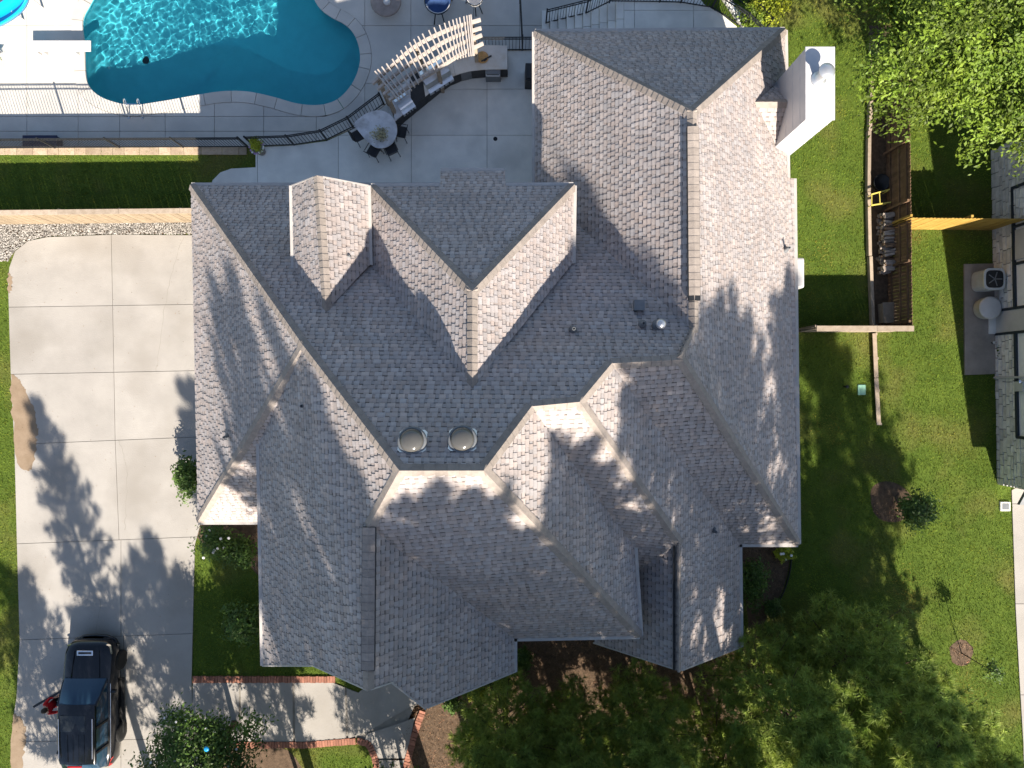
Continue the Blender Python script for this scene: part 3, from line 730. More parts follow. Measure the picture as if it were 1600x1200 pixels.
# walls
wm_ = MB()
def wbox(x0, x1, y0, y1, z0, z1): MB().box(((x0 + x1) / 2, (y0 + y1) / 2, (z0 + z1) / 2), (x1 - x0, y1 - y0, z1 - z0)).build('wall', 'wall', house)
wbox(-11.35, -6.2, -4.6, 6.8, 0, 3.7); wbox(-7.8, -.4, -7.6, -.5, 0, 6.4); wbox(-.42, 3.7, -7.9, -.5, .0, 6.39); wbox(-6.1, 2.0, -.4, 6.81, 0, 3.69)
wbox(1.35, 9.75, -5.4, 12.55, ZL - .05, 3.68); wbox(3.72, 7.9, -9.0, -5.3, 0, 3.67); wbox(-4.2, 1.5, .3, 6.0, 3.7, 6.7); wbox(-6.75, -5.0, 2.6, 6.02, 3.7, 6.75)
def gwall(pts, y0, y1):
    m = MB(); n_ = len(pts); m.v = [(x, y0, z) for x, z in pts] + [(x, y1, z) for x, z in pts]
    m.f = [tuple(range(n_)), tuple(range(n_, 2 * n_))[::-1]] + [(i + n_, (i + 1) % n_ + n_, (i + 1) % n_, i) for i in range(n_)]; m.build('gable_wall', 'wall', house)
gwall([(-7.7, 6.41), (-.5, 6.41), (-1.0, 7.2), (-3.72, 10.8), (-7.2, 7.2)], -7.55, -7.35)
gwall([(3.8, 3.69), (7.8, 3.69), (7.6, 4.1), (5.46, 6.5), (3.9, 4.4)], -8.95, -8.75)
gwall([(-6.7, 6.76), (-5.05, 6.76), (-5.85, 8.0)], 5.8, 5.99)

# chimney
ch = MB(); 
cw0, cw1, cs0, cs1 = 9.44, 10.34, 8.5, 10.8
chim = MB().box(((cw0 + cw1) / 2, (cs0 + cs1) / 2, chz / 2 - .02), (cw1 - cw0, cs1 - cs0, chz - .04)).build('chimney', 'chimney', house, bevel=.01)
MB().box(((cw0 + cw1) / 2, (cs0 + cs1) / 2, chz - .015), (cw1 - cw0 + .05, cs1 - cs0 + .05, .05)).build('chimney_cap', 'chimney', chim, bevel=.008)
for zz in (4.9, 5.5, 6.1, 6.7): MB().box(((cw0 + cw1) / 2, (cs0 + cs1) / 2, zz), (cw1 - cw0 + .012, cs1 - cs0 + .012, .02)).build('seam', 'chimney', chim)
fx, fy = px(1281, 122, chz + .1)[:2]
MB().lathe((fx, fy, chz + .01), [(.26, 0), (.24, .04), (.15, .06), (.15, .42), (.13, .43)], 20).build('flue', 'galv', chim, True)
MB().lathe((fx + .02, fy + .02, chz + .55), [(.25, 0), (.26, .02), (.24, .05), (.10, .10), (.02, .115)], 20).build('flue_cap', 'galv', chim, True)
MB().tube([(fx + .1, fy, chz + .4), (fx + .14, fy, chz + .58)], .02, 6).tube([(fx - .1, fy, chz + .4), (fx - .12, fy, chz + .58)], .02, 6).build('flue_strut', 'galv', chim)

# tubular skylights, vents
def on(fn, x, y):
    a = px(x, y, 0); d = (a - Vector((0, 0, H))); n_ = norm[fn]; c_ = V_[faces[fn][0]]
    t = (c_ - Vector((0, 0, H))).dot(n_) / d.dot(n_); return Vector((0, 0, H)) + d * t
for x, y in ((645, 691), (723, 689)):
    p = on('N', x, y); sk_ = bpy.data.objects.new('skylight', None)
    fl = MB(); n_ = norm['N']; u = Vector((1, 0, 0)); v = n_.cross(u).normalized()
    base_ = p + n_ * .03
    fl.add([base_ + u * a * .36 + v * b * .36 for a, b in ((-.8, -1), (.8, -1), (1, -.8), (1, .8), (.8, 1), (-.8, 1), (-1, .8), (-1, -.8))] + [base_ + n_ * .03 + u * a * .36 + v * b * .36 for a, b in ((-.8, -1), (.8, -1), (1, -.8), (1, .8), (.8, 1), (-.8, 1), (-1, .8), (-1, -.8))],
           [tuple(range(8, 16))] + [(i, (i + 1) % 8, 8 + (i + 1) % 8, 8 + i) for i in range(8)])
    # flashing hidden below rows; only the upper corners stay bare
    f_o = fl.build('skylight', 'galv', house)
    tl = Vector((0, .0, 1)).lerp(n_, .35).normalized()
    ring = MB().lathe((0, 0, 0), [(.37, 0), (.38, .12), (.36, .2), (.31, .22), (.30, .2)], 28).build('skylight_ring', 'greymetal', f_o, True)
    dome = MB().lathe((0, 0, .19), [(.315, 0), (.30, .06), (.25, .12), (.16, .165), (.05, .18), (.005, .182)], 28).build('skylight_dome', 'dome', f_o, True)
    for o_ in (ring, dome):
        o_.location = p + n_ * .02; o_.rotation_euler = tl.to_track_quat('Z', 'Y').to_euler()
def boxvent(fn, x, y):
    p = on(fn, x, y); n_ = norm[fn]
    MB().box((p.x, p.y, p.z + .14), (.32, .32, .26)).build('box_vent', 'greymetal', house, bevel=.01)
def pipevent(fn, x, y, r=.05, h=.4, cap=False):
    p = on(fn, x, y)
    o_ = MB().lathe((p.x, p.y, p.z - .1), [(r * 2.6, .06), (r * 2.3, .14), (r, .2), (r, h + .1), (r * .7, h + .1), (r * .7, h)], 14).build('vent_pipe', 'greymetal', house, True)
    if cap: MB().lathe((p.x, p.y, p.z + h + .06), [(r * 2.1, 0), (r * 2.2, .04), (r * 1.4, .1), (.01, .12)], 16).build('vent_hood', 'galv', o_, True)
boxvent('N', 997, 478); pipevent('N', 1028, 508, .07, .35, True); pipevent('N', 895, 515); pipevent('FW', 477, 634); pipevent('WW', 357, 682); pipevent('NEE', 1227, 390, .05, .4); pipevent('BE', 1114, 828, .05, .35); pipevent('SE', 545, 400, .02, .05); pipevent('N', 1004, 506, .05, .2)

# ------------------------------------------------------------------ iron fences
pk = mesh_only(MB().box((0, 0, .58), (.018, .018, 1.16)), 'iron', 'picket')
def ironfence(name, pts, label, h=1.17, cat='fence', z=0, gap=.115, zs=None, cell=2.7):
    q = [Vector((*p, 0)) for p in pts]; zs = zs or [z] * len(q)
    for p, zz in zip(q, zs): p.z = zz
    t_ = thing(name, label, cat, q[0]); n_ = 0
    for i, (a, b) in enumerate(zip(q[:-1], q[1:])):
        L = (b - a).length; t = (b - a) / L
        for zz in (.09, h - .17, h - .02):
            MB().beam(a + Vector((0, 0, zz)), b + Vector((0, 0, zz)), .035, .035).build('rail', 'iron', t_)
        k = gap
        while k < L - .03:
            p = a + t * k; shared('picket', pk, p + Vector((0, 0, .02)), (0, 0, math.atan2(t.y, t.x)), t_); k += gap
    for p in q:
        o_ = MB().box((p.x, p.y, p.z + (h + .06) / 2), (.06, .06, h + .06)).build('post', 'iron', t_)
        MB().box((p.x, p.y, p.z + h + .09), (.08, .08, .06), taper=.4).build('post_cap', 'iron', o_)
    return t_
ironfence('iron_fence', P([(-40, 232.5), (87, 231.5), (188, 231), (287, 230.5), (388, 230)]), 'black iron picket fence along the lawn terrace edge above the pool', gap=.125)
ironfence('iron_fence', P([(398, 229), (460, 227), (511, 219), (552, 199), (600, 163)]), 'curved black iron fence beside the patio bar table', gap=.14)
ironfence('iron_fence', P([(744, 79), (816, 79), (850, 79)]), 'short black iron fence between counter and gabled wing', gap=.14)
o_ = [(px(816, 0)[0], px(0, 77)[1]), (px(812, 0, ZL)[0] , px(0, 20, ZL)[1]), (px(808, 0, ZL)[0], px(0, -40, ZL)[1])]
ironfence('iron_fence', o_, 'black iron fence running up the picture from the counter fence', gap=.16, zs=[0, -.7, -1.5])
ironfence('stair_railing', [tuple(px(853, 37, -1.45)[:2]), tuple(px(915, 22, -.7)[:2]), tuple(px(952, 4, 0.05)[:2])], 'sloping black iron railing beside the concrete steps', zs=[-1.45, -.7, .05], gap=.13, cat='railing')
ironfence('iron_fence', P([(952, 3), (1030, 4), (1063, 5), (1112, 13), (1158, 44), (1185, 70)]), 'black iron fence along the curved garden path', gap=.13)
ironfence('handrail', P([(1140, -8), (1165, 10), (1196, 46)]), 'thin iron handrail beside the yellow-green shrub', h=.9, gap=.9, cat='handrail')

# ------------------------------------------------------------------ wooden fences
def woodfence(name, a, b, h, mat, label, plank=.14, side=1, rails=True, cap=None, zb=0, railmat=None, wob=.01):
    a, b = Vector((*a, zb)), Vector((*b, zb)); L = (b - a).length; t = (b - a) / L; n_ = Vector((-t.y, t.x, 0)) * side
    f = thing(name, label, 'fence', a); cnt = int(L / plank); L1 = L / cnt
    for k in range(cnt):
        p = a + t * (k + .5) * L1 + n_ * R.uniform(-.006, .006); hh = h + R.uniform(-wob, wob)
        me = MB(); w_ = L1 - .008; ang = math.atan2(t.y, t.x)
        me.add([(-w_ / 2, -.01, 0), (w_ / 2, -.01, 0), (w_ / 2, .01, 0), (-w_ / 2, .01, 0), (-w_ / 2, -.01, hh - .04), (w_ / 2, -.01, hh - .04), (w_ / 2, .01, hh - .04), (-w_ / 2, .01, hh - .04), (-w_ / 4, -.01, hh), (w_ / 4, -.01, hh), (w_ / 4, .01, hh), (-w_ / 4, .01, hh)],
               [(0, 1, 5, 4), (1, 2, 6, 5), (2, 3, 7, 6), (3, 0, 4, 7), (4, 5, 9, 8), (6, 7, 11, 10), (5, 6, 10, 9), (7, 4, 8, 11), (8, 9, 10, 11)])
        o = me.build('plank', mat); o.parent = f; o.location = p - a; o.rotation_euler = (0, 0, ang)
    if rails:
        for zz in (.35, 1.0, h - .25):
            MB().beam(a + n_ * .04 + Vector((0, 0, zz)), b + n_ * .04 + Vector((0, 0, zz)), .045, .09).build('rail', railmat or mat, f)
        k = 0
        while k <= L + .1:
            p = a + t * min(k, L) + n_ * .1; MB().box((p.x, p.y, zb + h / 2), (.09, .09, h), math.atan2(t.y, t.x)).build('post', railmat or mat, f); k += 2.4
    if cap:
        k = 0
        while k < L:
            k1 = min(k + 2.4, L); MB().beam(a + t * k + Vector((0, 0, h + .02)), a + t * (k1 - .01) + Vector((0, 0, h + .02)), cap, .04).build('cap_board', 'timber', f); k = k1
    return f
woodfence('board_fence', px(-40, 351)[:2], px(345, 347)[:2], 1.95, 'fencewood', 'tan board fence with pale cap boards beside the gravel strip', side=1, cap=.2)
woodfence('board_fence', (15.75, 14.5), (15.9, 2.2), 1.8, 'darkwood', 'long brown board fence behind the firewood pile', side=-1, railmat='darkwood')
woodfence('board_fence', (px(1247, 518)[0], 2.2), (15.95, 2.2), 1.8, 'timber', 'weathered board fence across the side lawn with pale cap boards', side=1, cap=.22)
woodfence('board_fence', (15.75, 6.55), (px(1552, 0)[0], 6.5), 2.0, 'yellowwood', 'bright yellow board fence against the neighbouring stone wall', side=1)
# low timber edgings
te = thing('timber_edging', 'pale low timber rail across the lawn below the side fence', 'edging', px(1370, 590))
for a, b in (((1366, 521), (1369, 590)), ((1369, 591), (1373, 664))): MB().beam(px(*a, .18), px(*b, .18), .17, .05).build('cap_board', 'timber', te)
for a in ((1366, 522), (1368, 560), (1370, 610), (1373, 662)):
    p = px(*a, 0); MB().box((p.x, p.y, .08), (.1, .1, .16)).build('post', 'timber', te)
MB().beam(px(1366, 521, .08), px(1373, 664, .08), .04, .15).build('board', 'timber', te)
te = thing('timber_edging', 'grey low timber edging along the dark firewood strip', 'edging', px(1358, 300))
for a, b in (((1362, 60), (1361, 130)), ((1361, 131), (1358, 205)), ((1357, 206), (1356, 300)), ((1356, 301), (1358, 400)), ((1359, 401), (1363, 508))): MB().beam(px(*a, .12), px(*b, .12), .14, .22).build('sleeper', 'timber', te, bevel=.01)
ms = sheet('side_strip', P([(1357, 40), (1392, 40), (1392, 514), (1364, 514)]), .006, 'mulch'); setp(ms, kind='structure')

# firewood pile
fw = []
p0 = px(1378, 380)
for k in range(120):
    row = R.random(); y = px(0, R.uniform(338, 428))[1]; lay = R.choice([0, 1, 2, 3, 4]); L = R.uniform(.38, .5); r_ = R.uniform(.05, .085)
    z = .07 + lay * .13; c_ = Vector((px(1378, 0)[0] + R.uniform(-.07, .07), y, z)); an = R.uniform(-.22, .22) + .12; tl = R.uniform(-.12, .12)
    d = Vector((math.cos(an) * math.cos(tl), math.sin(an) * math.cos(tl), math.sin(tl))) * L / 2
    m = MB().tube([c_ - d, c_ + d], [r_, r_ * R.uniform(.85, 1)], R.choice([4, 5, 6]))
    o = m.build('firewood_log', R.choice(['log', 'logend', 'logend']))
    setp(o, 'split log in the long firewood pile beside the brown fence', 'firewood', 'logs in the firewood pile'); fw.append(o)
# small yellow frame, dark tub, grey board
yf = thing('metal_frame', 'yellow steel cart frame beside the firewood pile', 'frame', px(1375, 312))
for a, b in (((1361, 304), (1390, 296)), ((1361, 321), (1392, 316))): MB().beam(px(*a, .5), px(*b, .55), .05, .05).build('side_rail', 'orange', yf)
MB().beam(px(1362, 304, .5), px(1362, 321, .5), .03, .03).build('cross_bar', 'orange', yf); MB().beam(px(1374, 301, .52), px(1375, 319, .52), .03, .03).build('cross_bar', 'orange', yf)
for a in ((1362, 304), (1388, 298), (1362, 321), (1389, 316)):
    p = px(*a, .5); MB().tube([(p.x, p.y, .02), p], .018, 6).build('leg', 'orange', yf)
tb = MB().lathe(px(1372, 288), [(.26, 0), (.33, .3), (.35, .32), (.32, .32), (.24, .08)], 18).build('garden_tub', 'iron', None, True); setp(tb, 'dark round tub at the end of the fenced strip', 'tub')
gbx = thing('storage_box', 'grey wooden box lid leaning in the corner of brown fence', 'box', px(1381, 490))
p = px(1381, 490); MB().box((p.x, p.y, .22), (.5, .8, .44), .05).build('box', 'timber', gbx, bevel=.01); MB().box((p.x, p.y, .46), (.56, .86, .04), .05).build('lid', 'timber', gbx, bevel=.01)

# ------------------------------------------------------------------ neighbouring house
nh = thing('neighbour_house', 'pale half-timbered house with stone base at right edge', 'house', px(1556, 500))
def nwx(y): return px(1550 + (y - 235) * 10 / 522, 0)[0]
ya, yb = px(0, 235)[1], px(0, 757)[1]
def wp(Y, z, off=0):
    t = (ya - Y) / (ya - yb); xb = px(1550, 0)[0] * (1 - t) + px(1560, 0)[0] * t; return Vector((xb - off, Y, z))
m = MB(); m.v = [tuple(wp(ya, 0)), tuple(wp(yb, 0)), (36, yb, 0), (36, ya, 0), tuple(wp(ya, 2.9)), tuple(wp(yb, 2.0)), (36, yb, 2.0), (36, ya, 2.9), tuple(wp(2.8, 6.6)), (36, 2.8, 6.6)]
m.f = [(0, 1, 5, 8, 4), (1, 2, 6, 5), (2, 3, 7, 9, 6), (3, 0, 4, 7)]; m.build('wall', 'stucco', nh)
m = MB(); xo = wp(0, 0)[0] - .35
m.v = [(xo, yb - .55, 1.85), (37, yb - .55, 1.85), (37, 2.8, 6.95), (xo, 2.8, 6.95), (xo, ya + .5, 2.75), (37, ya + .5, 2.75)]
m.v += [(a, b, c - .15) for a, b, c in m.v]
m.f = [(0, 1, 2, 3), (3, 2, 5, 4), (7, 6, 9, 8), (8, 9, 10, 11), (0, 3, 9, 6), (3, 4, 10, 9), (0, 6, 7, 1), (4, 5, 11, 10)]; m.build('roof', 'greymetal', nh)
MB().add([wp(ya, 0, .02), wp(yb, 0, .02), wp(yb, 1.2, .02), wp(ya, 1.2, .02)], [(0, 1, 2, 3)]).build('mortar_bed', 'mortar', nh)
stm = []
for k in range(6):
    m = MB(); m.box((0, 0, 0), (.06, 1, 1)); 
    m.v = [(a + (R.uniform(-.015, .015) if a < 0 else 0), b * R.uniform(.93, 1), c * R.uniform(.9, 1)) for a, b, c in m.v]; stm.append(mesh_only(m, 'nstone', 'stone'))
def stones(Y0, Y1, z0, z1):
    z = z0
    while z < z1 - .02:
        hh = min(R.uniform(.17, .26), z1 - z); Y = Y0
        while Y > Y1 + .02:
            L = min(R.uniform(.3, .65), Y - Y1); c_ = wp(Y - L / 2, z + hh / 2, .035)
            shared('stone', R.choice(stm), c_, (0, 0, 0), nh, (1, L - .02, hh - .018)); Y -= L
        z += hh
door0, door1 = px(0, 488)[1], px(0, 521)[1]
stones(ya, 6.62, 0, 1.9); stones(6.62, door0 + .0, 0, 1.2); stones(door1, yb, 0, 1.2); stones(-2.2, yb, 1.2, 1.9)
for Ya, Yb, z0, z1 in ((7.98, 7.86, 1.2, 2.6), (-2.1, -2.2, 1.2, 2.2), (6.4, 6.3, 1.2, 2.9), (4.9, 4.8, 1.2, 2.9), (door0 + .1, door0, .0, 2.6), (door1, door1 - .1, 0, 2.5)):
    a, b = wp(Ya, 0), wp(Yb, 0); MB().box(((a.x) - .04, (Ya + Yb) / 2, (z0 + z1) / 2), (.1, abs(Ya - Yb), z1 - z0)).build('timber_trim', 'trim', nh)
MB().beam(wp(7.9, 1.26, .05), wp(door0 + .05, 1.26, .05), .1, .11).build('timber_trim', 'trim', nh); MB().beam(wp(door1 - .05, 1.26, .05), wp(-2.15, 1.26, .05), .1, .11).build('timber_trim', 'trim', nh)
wi = MB().box((wp(5.6, 0).x - .03, 5.6, 1.9), (.08, 1.2, 1.1)).build('window', 'white', nh)
MB().box((wp(5.6, 0).x - .06, 5.6, 1.9), (.05, 1.0, .9)).build('pane', 'glass', wi)
dy_ = (door0 + door1) / 2; do = MB().box((wp(dy_, 0).x - .02, dy_, 1.05), (.08, abs(door0 - door1) - .02, 2.1)).build('door', 'white', nh)
MB().box((wp(dy_, 0).x - .09, dy_ - .28, .95), (.08, .08, .08)).build('door_knob', 'iron', do); MB().box((wp(dy_, 0).x - .17, dy_, .06), (.34, .95, .12)).build('door_sill', 'concrete2', nh)
# door window
MB().box((wp(dy_, 0).x - .07, dy_ + .1, 1.75), (.03, .4, .45)).build('door_pane', 'glass', do)
dpw = MB().tube([wp(.27, .05, .12), wp(.27, 2.0, .12)], .045, 8).build('downpipe', 'white', nh); MB().tube([wp(.27, .1, .12), wp(.27, .06, .5)], .045, 8).build('downpipe_foot', 'white', dpw)
eq = thing('electric_meter', 'grey meter box on the half-timbered wall', 'meter', wp(-.1, 1.3, .15)); MB().box(tuple(wp(-.1, 1.55, .1)), (.16, .4, .5)).build('box', 'acwhite', eq, bevel=.02); MB().lathe(tuple(wp(.1, 1.7, .2)), [(.09, 0), (.09, .03), (.02, .07)], 14).build('dial', 'chrome', eq)
# AC pad, unit, pale drum, pot
padp = P([(1505, 413), (1553, 412), (1556, 584), (1506, 586)]); pad = MB().prism(padp, .0, .07).build('equipment_pad', 'padconc'); setp(pad, kind='structure')
ac = thing('air_conditioner', 'white louvred air conditioner with black fan top', 'air conditioner', px(1531, 440))
acx, acy = px(1531, 441)[:2]
def rsq(hw, n=20, e=4): return [(acx + hw * math.copysign(abs(math.cos(t)) ** (2 / e), math.cos(t)), acy + hw * math.copysign(abs(math.sin(t)) ** (2 / e), math.sin(t))) for t in [2 * math.pi * i / n for i in range(n)]]
MB().prism(rsq(.40), .07, .85).build('body', 'acwhite', ac)
for k in range(9): MB().prism(rsq(.43), .13 + k * .078, .17 + k * .078).build('louvre', 'acwhite', ac)
MB().prism(rsq(.45), .85, .92).build('top_rim', 'acwhite', ac)
MB().prism(rsq(.36), .915, .93).build('fan_grille', 'iron', ac)
for k in range(5):
    a = k * 1.2566; MB().beam((acx, acy, .94), (acx + .3 * math.cos(a), acy + .3 * math.sin(a), .94), .04, .01).build('fan_blade', 'greymetal', ac)
MB().tube([(acx + .45, acy - .1, .3), (acx + .75, acy - .12, .32), (acx + .95, acy - .1, .5)], .025, 6).build('refrigerant_line', 'iron', ac)
dm = thing('drum', 'pale round drum with lid on the equipment pad', 'drum', px(1536, 483)); q = px(1534, 483)
MB().lathe((q.x, q.y, .07), [(.42, 0), (.44, .1), (.44, .4), (.46, .42)], 28).build('body', 'acwhite', dm, True); MB().lathe((q.x, q.y, .5), [(.47, 0), (.47, .05), (.40, .09), (.02, .12)], 28).build('lid', 'white', dm, True)
hb = thing('hose_spigot', 'small black spigot beside the grey pad', 'spigot', px(1548, 536)); q = px(1548, 536)
MB().tube([(q.x, q.y, .02), (q.x, q.y, .3), (q.x - .12, q.y, .36)], .03, 8).build('pipe', 'iron', hb); MB().lathe((q.x - .12, q.y, .38), [(.06, 0), (.06, .02), (.02, .03)], 10).build('handle', 'white', hb)
# lawn fixtures
gl = thing('utility_lid', 'pale green utility box lid set in the lawn', 'utility lid', px(1346, 609)); q = px(1346, 609)
MB().box((q.x, q.y, .02), (.34, .44, .06)).build('lid', 'greenplastic', gl, bevel=.03); MB().box((q.x, q.y, .055), (.12, .04, .02)).build('handle', 'greenplastic', gl)
pl = thing('lawn_marker', 'short black post standing in the lawn near green lid', 'post', px(1320, 603)); q = px(1319, 604)
MB().tube([(q.x, q.y, 0), (q.x, q.y, .25)], .035, 8).build('post', 'iron', pl); MB().lathe((q.x, q.y, .25), [(.07, 0), (.07, .05), (.01, .07)], 10).build('cap', 'iron', pl)
mb_ = thing('water_meter_box', 'grey concrete meter box beside the right-hand drive', 'meter box', px(1570, 790)); q = px(1569, 791)
MB().box((q.x, q.y, .04), (.42, .38, .1)).build('frame', 'concrete2', mb_, bevel=.02); MB().box((q.x, q.y, .095), (.28, .26, .02)).build('lid', 'greymetal', mb_)
wu = thing('window_unit', 'white box unit on the east wall under eave', 'equipment', (10.2, 5.0, 2.2)); MB().box((10.76, px(0, 427, 3)[1], 2.9), (.62, 1.15, .5)).build('case', 'white', wu, bevel=.08); MB().box((10.15, px(0, 427, 3)[1], 2.6), (.9, .2, .1)).build('bracket', 'white', wu)

# ------------------------------------------------------------------ pergola and outdoor kitchen
pg = thing('pergola', 'pale curved slatted pergola behind the outdoor kitchen counter', 'pergola', px(665, 100))
ZB, ZR = 2.5, 2.63
bms = [[(582, 131), (612, 104), (650, 72), (700, 47), (751, 31)], [(590, 140), (625, 111), (664, 84), (705, 60), (752, 44)], [(599, 148), (637, 119), (677, 95), (712, 73), (753, 55)], [(608, 157), (648, 130), (688, 106), (718, 86), (755, 68)]]
for bl in bms:
    pts = smooth_closed(bl, 5, False); m = MB()
    q = [px(x, y, ZB) for x, y in pts]; L = []
    for i, p in enumerate(q):
        t = (q[min(i + 1, len(q) - 1)] - q[max(i - 1, 0)]).normalized(); s_ = Vector((t.y, -t.x, 0)) * .045
        m.v += [tuple(p - s_ - Vector((0, 0, .08))), tuple(p + s_ - Vector((0, 0, .08))), tuple(p + s_ + Vector((0, 0, .08))), tuple(p - s_ + Vector((0, 0, .08)))]
    for i in range(len(q) - 1):
        for k in range(4): m.f.append((4 * i + k, 4 * i + (k + 1) % 4, 4 * i + 4 + (k + 1) % 4, 4 * i + 4 + k))
    m.f += [(3, 2, 1, 0), tuple(4 * (len(q) - 1) + k for k in range(4))]
    m.build('beam', 'pergola', pg)
top_ = smooth_closed([(586, 112), (611, 95), (638, 69), (665, 51), (697, 36), (720, 28), (736, 24)], 12, False); bot = smooth_closed([(624, 158), (641, 143), (664, 122), (690, 103), (712, 93), (729, 88), (741, 86)], 12, False)
for k in range(24):
    i = int(round(k * (len(top_) - 1) / 23)); MB().beam(px(*top_[i], ZR + .02), px(*bot[i], ZR + .02), .05, .13).build('rafter', 'pergola', pg)
for a in ((592, 126), (652, 76), (738, 38), (606, 152), (683, 104), (742, 68)):
    p = px(*a, ZB - .1); MB().box((p.x, p.y, 1.2), (.14, .14, 2.4)).build('post', 'timber', pg)

kt = thing('outdoor_kitchen', 'curved dark-panelled kitchen counter with pale marble top under pergola', 'counter', px(700, 120))
CZ = .92
back = [(612, 152), (640, 122), (668, 98), (700, 82), (745, 71), (793, 71)]; front = [(617, 190), (634, 175), (657, 157), (681, 137), (704, 121), (726, 113), (752, 109), (793, 108)]
bb = smooth_closed(back, 5, False); ff = smooth_closed(front, 5, False)
body = P(bb, CZ)[::1] + P(ff, CZ)[::-1]
cxy = Vector((sum(p[0] for p in body) / len(body), sum(p[1] for p in body) / len(body)))
def lerp_curve(c, t): 
    i = t * (len(c) - 1); j = min(int(i), len(c) - 2); f = i - j; return tuple(c[j][k] + (c[j + 1][k] - c[j][k]) * f for k in range(2))
inset = [Vector(a).lerp(Vector(b), .06) for a, b in zip([lerp_curve(P(ff, CZ), t / 20) for t in range(21)], [lerp_curve(P(bb, CZ), t / 20) for t in range(21)])]
binset = [Vector(b).lerp(Vector(a), .06) for a, b in zip([lerp_curve(P(ff, CZ), t / 20) for t in range(21)], [lerp_curve(P(bb, CZ), t / 20) for t in range(21)])]
MB().prism([tuple(p) for p in inset] + [tuple(p) for p in binset[::-1]], .05, CZ - .05).build('cabinet_body', 'cabinet', kt)
for t0, t1, mm in ((0, .2, 'marble2'), (.2, .33, 'cabinet'), (.33, .62, 'marble'), (.62, 1.0, 'marble')):
    ks = [t0 + (t1 - t0) * k / 8 for k in range(9)]
    pl_ = [lerp_curve(P(ff, CZ), t) for t in ks] + [lerp_curve(P(bb, CZ), t) for t in ks][::-1]
    c_ = Vector((sum(p[0] for p in pl_) / len(pl_), sum(p[1] for p in pl_) / len(pl_)))
    MB().prism([tuple(c_ + (Vector(p) - c_) * .996) for p in pl_], CZ - .05, CZ).build('countertop', mm, kt, bevel=.006)
# cabinet doors along the front
for k in range(9):
    t0, t1 = k / 9 + .006, (k + 1) / 9 - .006; a, b = lerp_curve([tuple(p) for p in inset], t0), lerp_curve([tuple(p) for p in inset], t1)
    A_, B_ = Vector((*a, .46)), Vector((*b, .46)); t = (B_ - A_).normalized(); o_ = Vector((t.y, -t.x, 0)) * .015
    d_ = MB().beam(A_ + o_, B_ + o_, .03, .7).build('cabinet_door', 'cabinet' if k != 6 else 'greymetal', kt)
    MB().beam(A_ + o_ * 3 + Vector((0, 0, .28)) + t * .08, B_ + o_ * 3 + Vector((0, 0, .28)) - t * .08, .015, .02).build('handle', 'steel', d_)
ib = thing('ice_drawer', 'steel drawer with white handle frame at right end of counter', 'drawer', px(770, 115)); q = px(770, 109, CZ)
MB().box((q.x, q.y - .06, .48), (.62, .18, .78)).build('front', 'greymetal', ib, bevel=.01)
for dx_, dy2, w2, h2 in ((0, -.01, .56, .03), (0, -.12, .56, .03), (-.27, -.065, .03, .11), (.27, -.065, .03, .11)): MB().box((q.x + dx_, q.y - .10 + dy2, .84), (w2, h2, .03)).build('handle_bar', 'white', ib)
def grill(name, label, c, ang, L, D, h):
    g_ = thing(name, label, 'grill', px(*c, CZ)); p = px(*c, CZ); ca, sa = math.cos(ang), math.sin(ang)
    def pt(u, v, z): return (p.x + u * ca - v * sa, p.y + u * sa + v * ca, z)
    prof = [(-D / 2, CZ + .02), (-D / 2, CZ + .12), (-D * .36, CZ + h * .8), (-D * .1, CZ + h), (D * .25, CZ + h), (D / 2, CZ + h * .75), (D / 2, CZ + .02)]
    m = MB(); n_ = len(prof); m.v = [pt(-L / 2, v, z) for v, z in prof] + [pt(L / 2, v, z) for v, z in prof]
    m.f = [tuple(range(n_))[::-1], tuple(range(n_, 2 * n_))] + [(i, (i + 1) % n_, (i + 1) % n_ + n_, i + n_) for i in range(n_)]
    m.build('lid', 'steel', g_)
    MB().tube([pt(-L * .42, -D / 2 - .06, CZ + .16), pt(L * .42, -D / 2 - .06, CZ + .16)], .02, 8).build('handle', 'steel', g_)
    MB().add([pt(-L / 2, -D / 2 - .16, CZ), pt(L / 2, -D / 2 - .16, CZ), pt(L / 2, -D / 2, CZ + .06), pt(-L / 2, -D / 2, CZ + .06), pt(-L / 2, -D / 2 - .16, CZ - .2), pt(L / 2, -D / 2 - .16, CZ - .2)], [(0, 1, 2, 3), (4, 5, 1, 0), (0, 3, 4), (5, 2, 1)]).build('control_panel', 'steel', g_)
    for k in range(4): 
        q = pt((k - 1.5) * L * .2, -D / 2 - .17, CZ - .08); MB().lathe(q, [(.035, -.02), (.03, .03)], 10).build('knob', 'iron', g_)
grill('built_in_grill', 'large stainless grill set in the marble counter', (680, 118), .56, 1.15, .72, .34)
grill('side_burner', 'small stainless side burner near the bar table', (631, 160), .62, .62, .5, .2)
fb = MB().lathe(px(754, 90, CZ), [(.22, 0), (.25, .03), (.24, .04), (.1, .02)], 18).build('serving_plate', 'wet', None, True); setp(fb, 'round brown serving plate on the marble counter', 'plate')
tg = MB().beam(px(752, 96, CZ + .03), px(768, 87, CZ + .03), .05, .04).beam(px(756, 95, CZ + .035), px(760, 92, CZ + .035), .09, .05).build('grill_tongs', 'iron', None); setp(tg, 'black tongs lying on the marble counter', 'tongs')
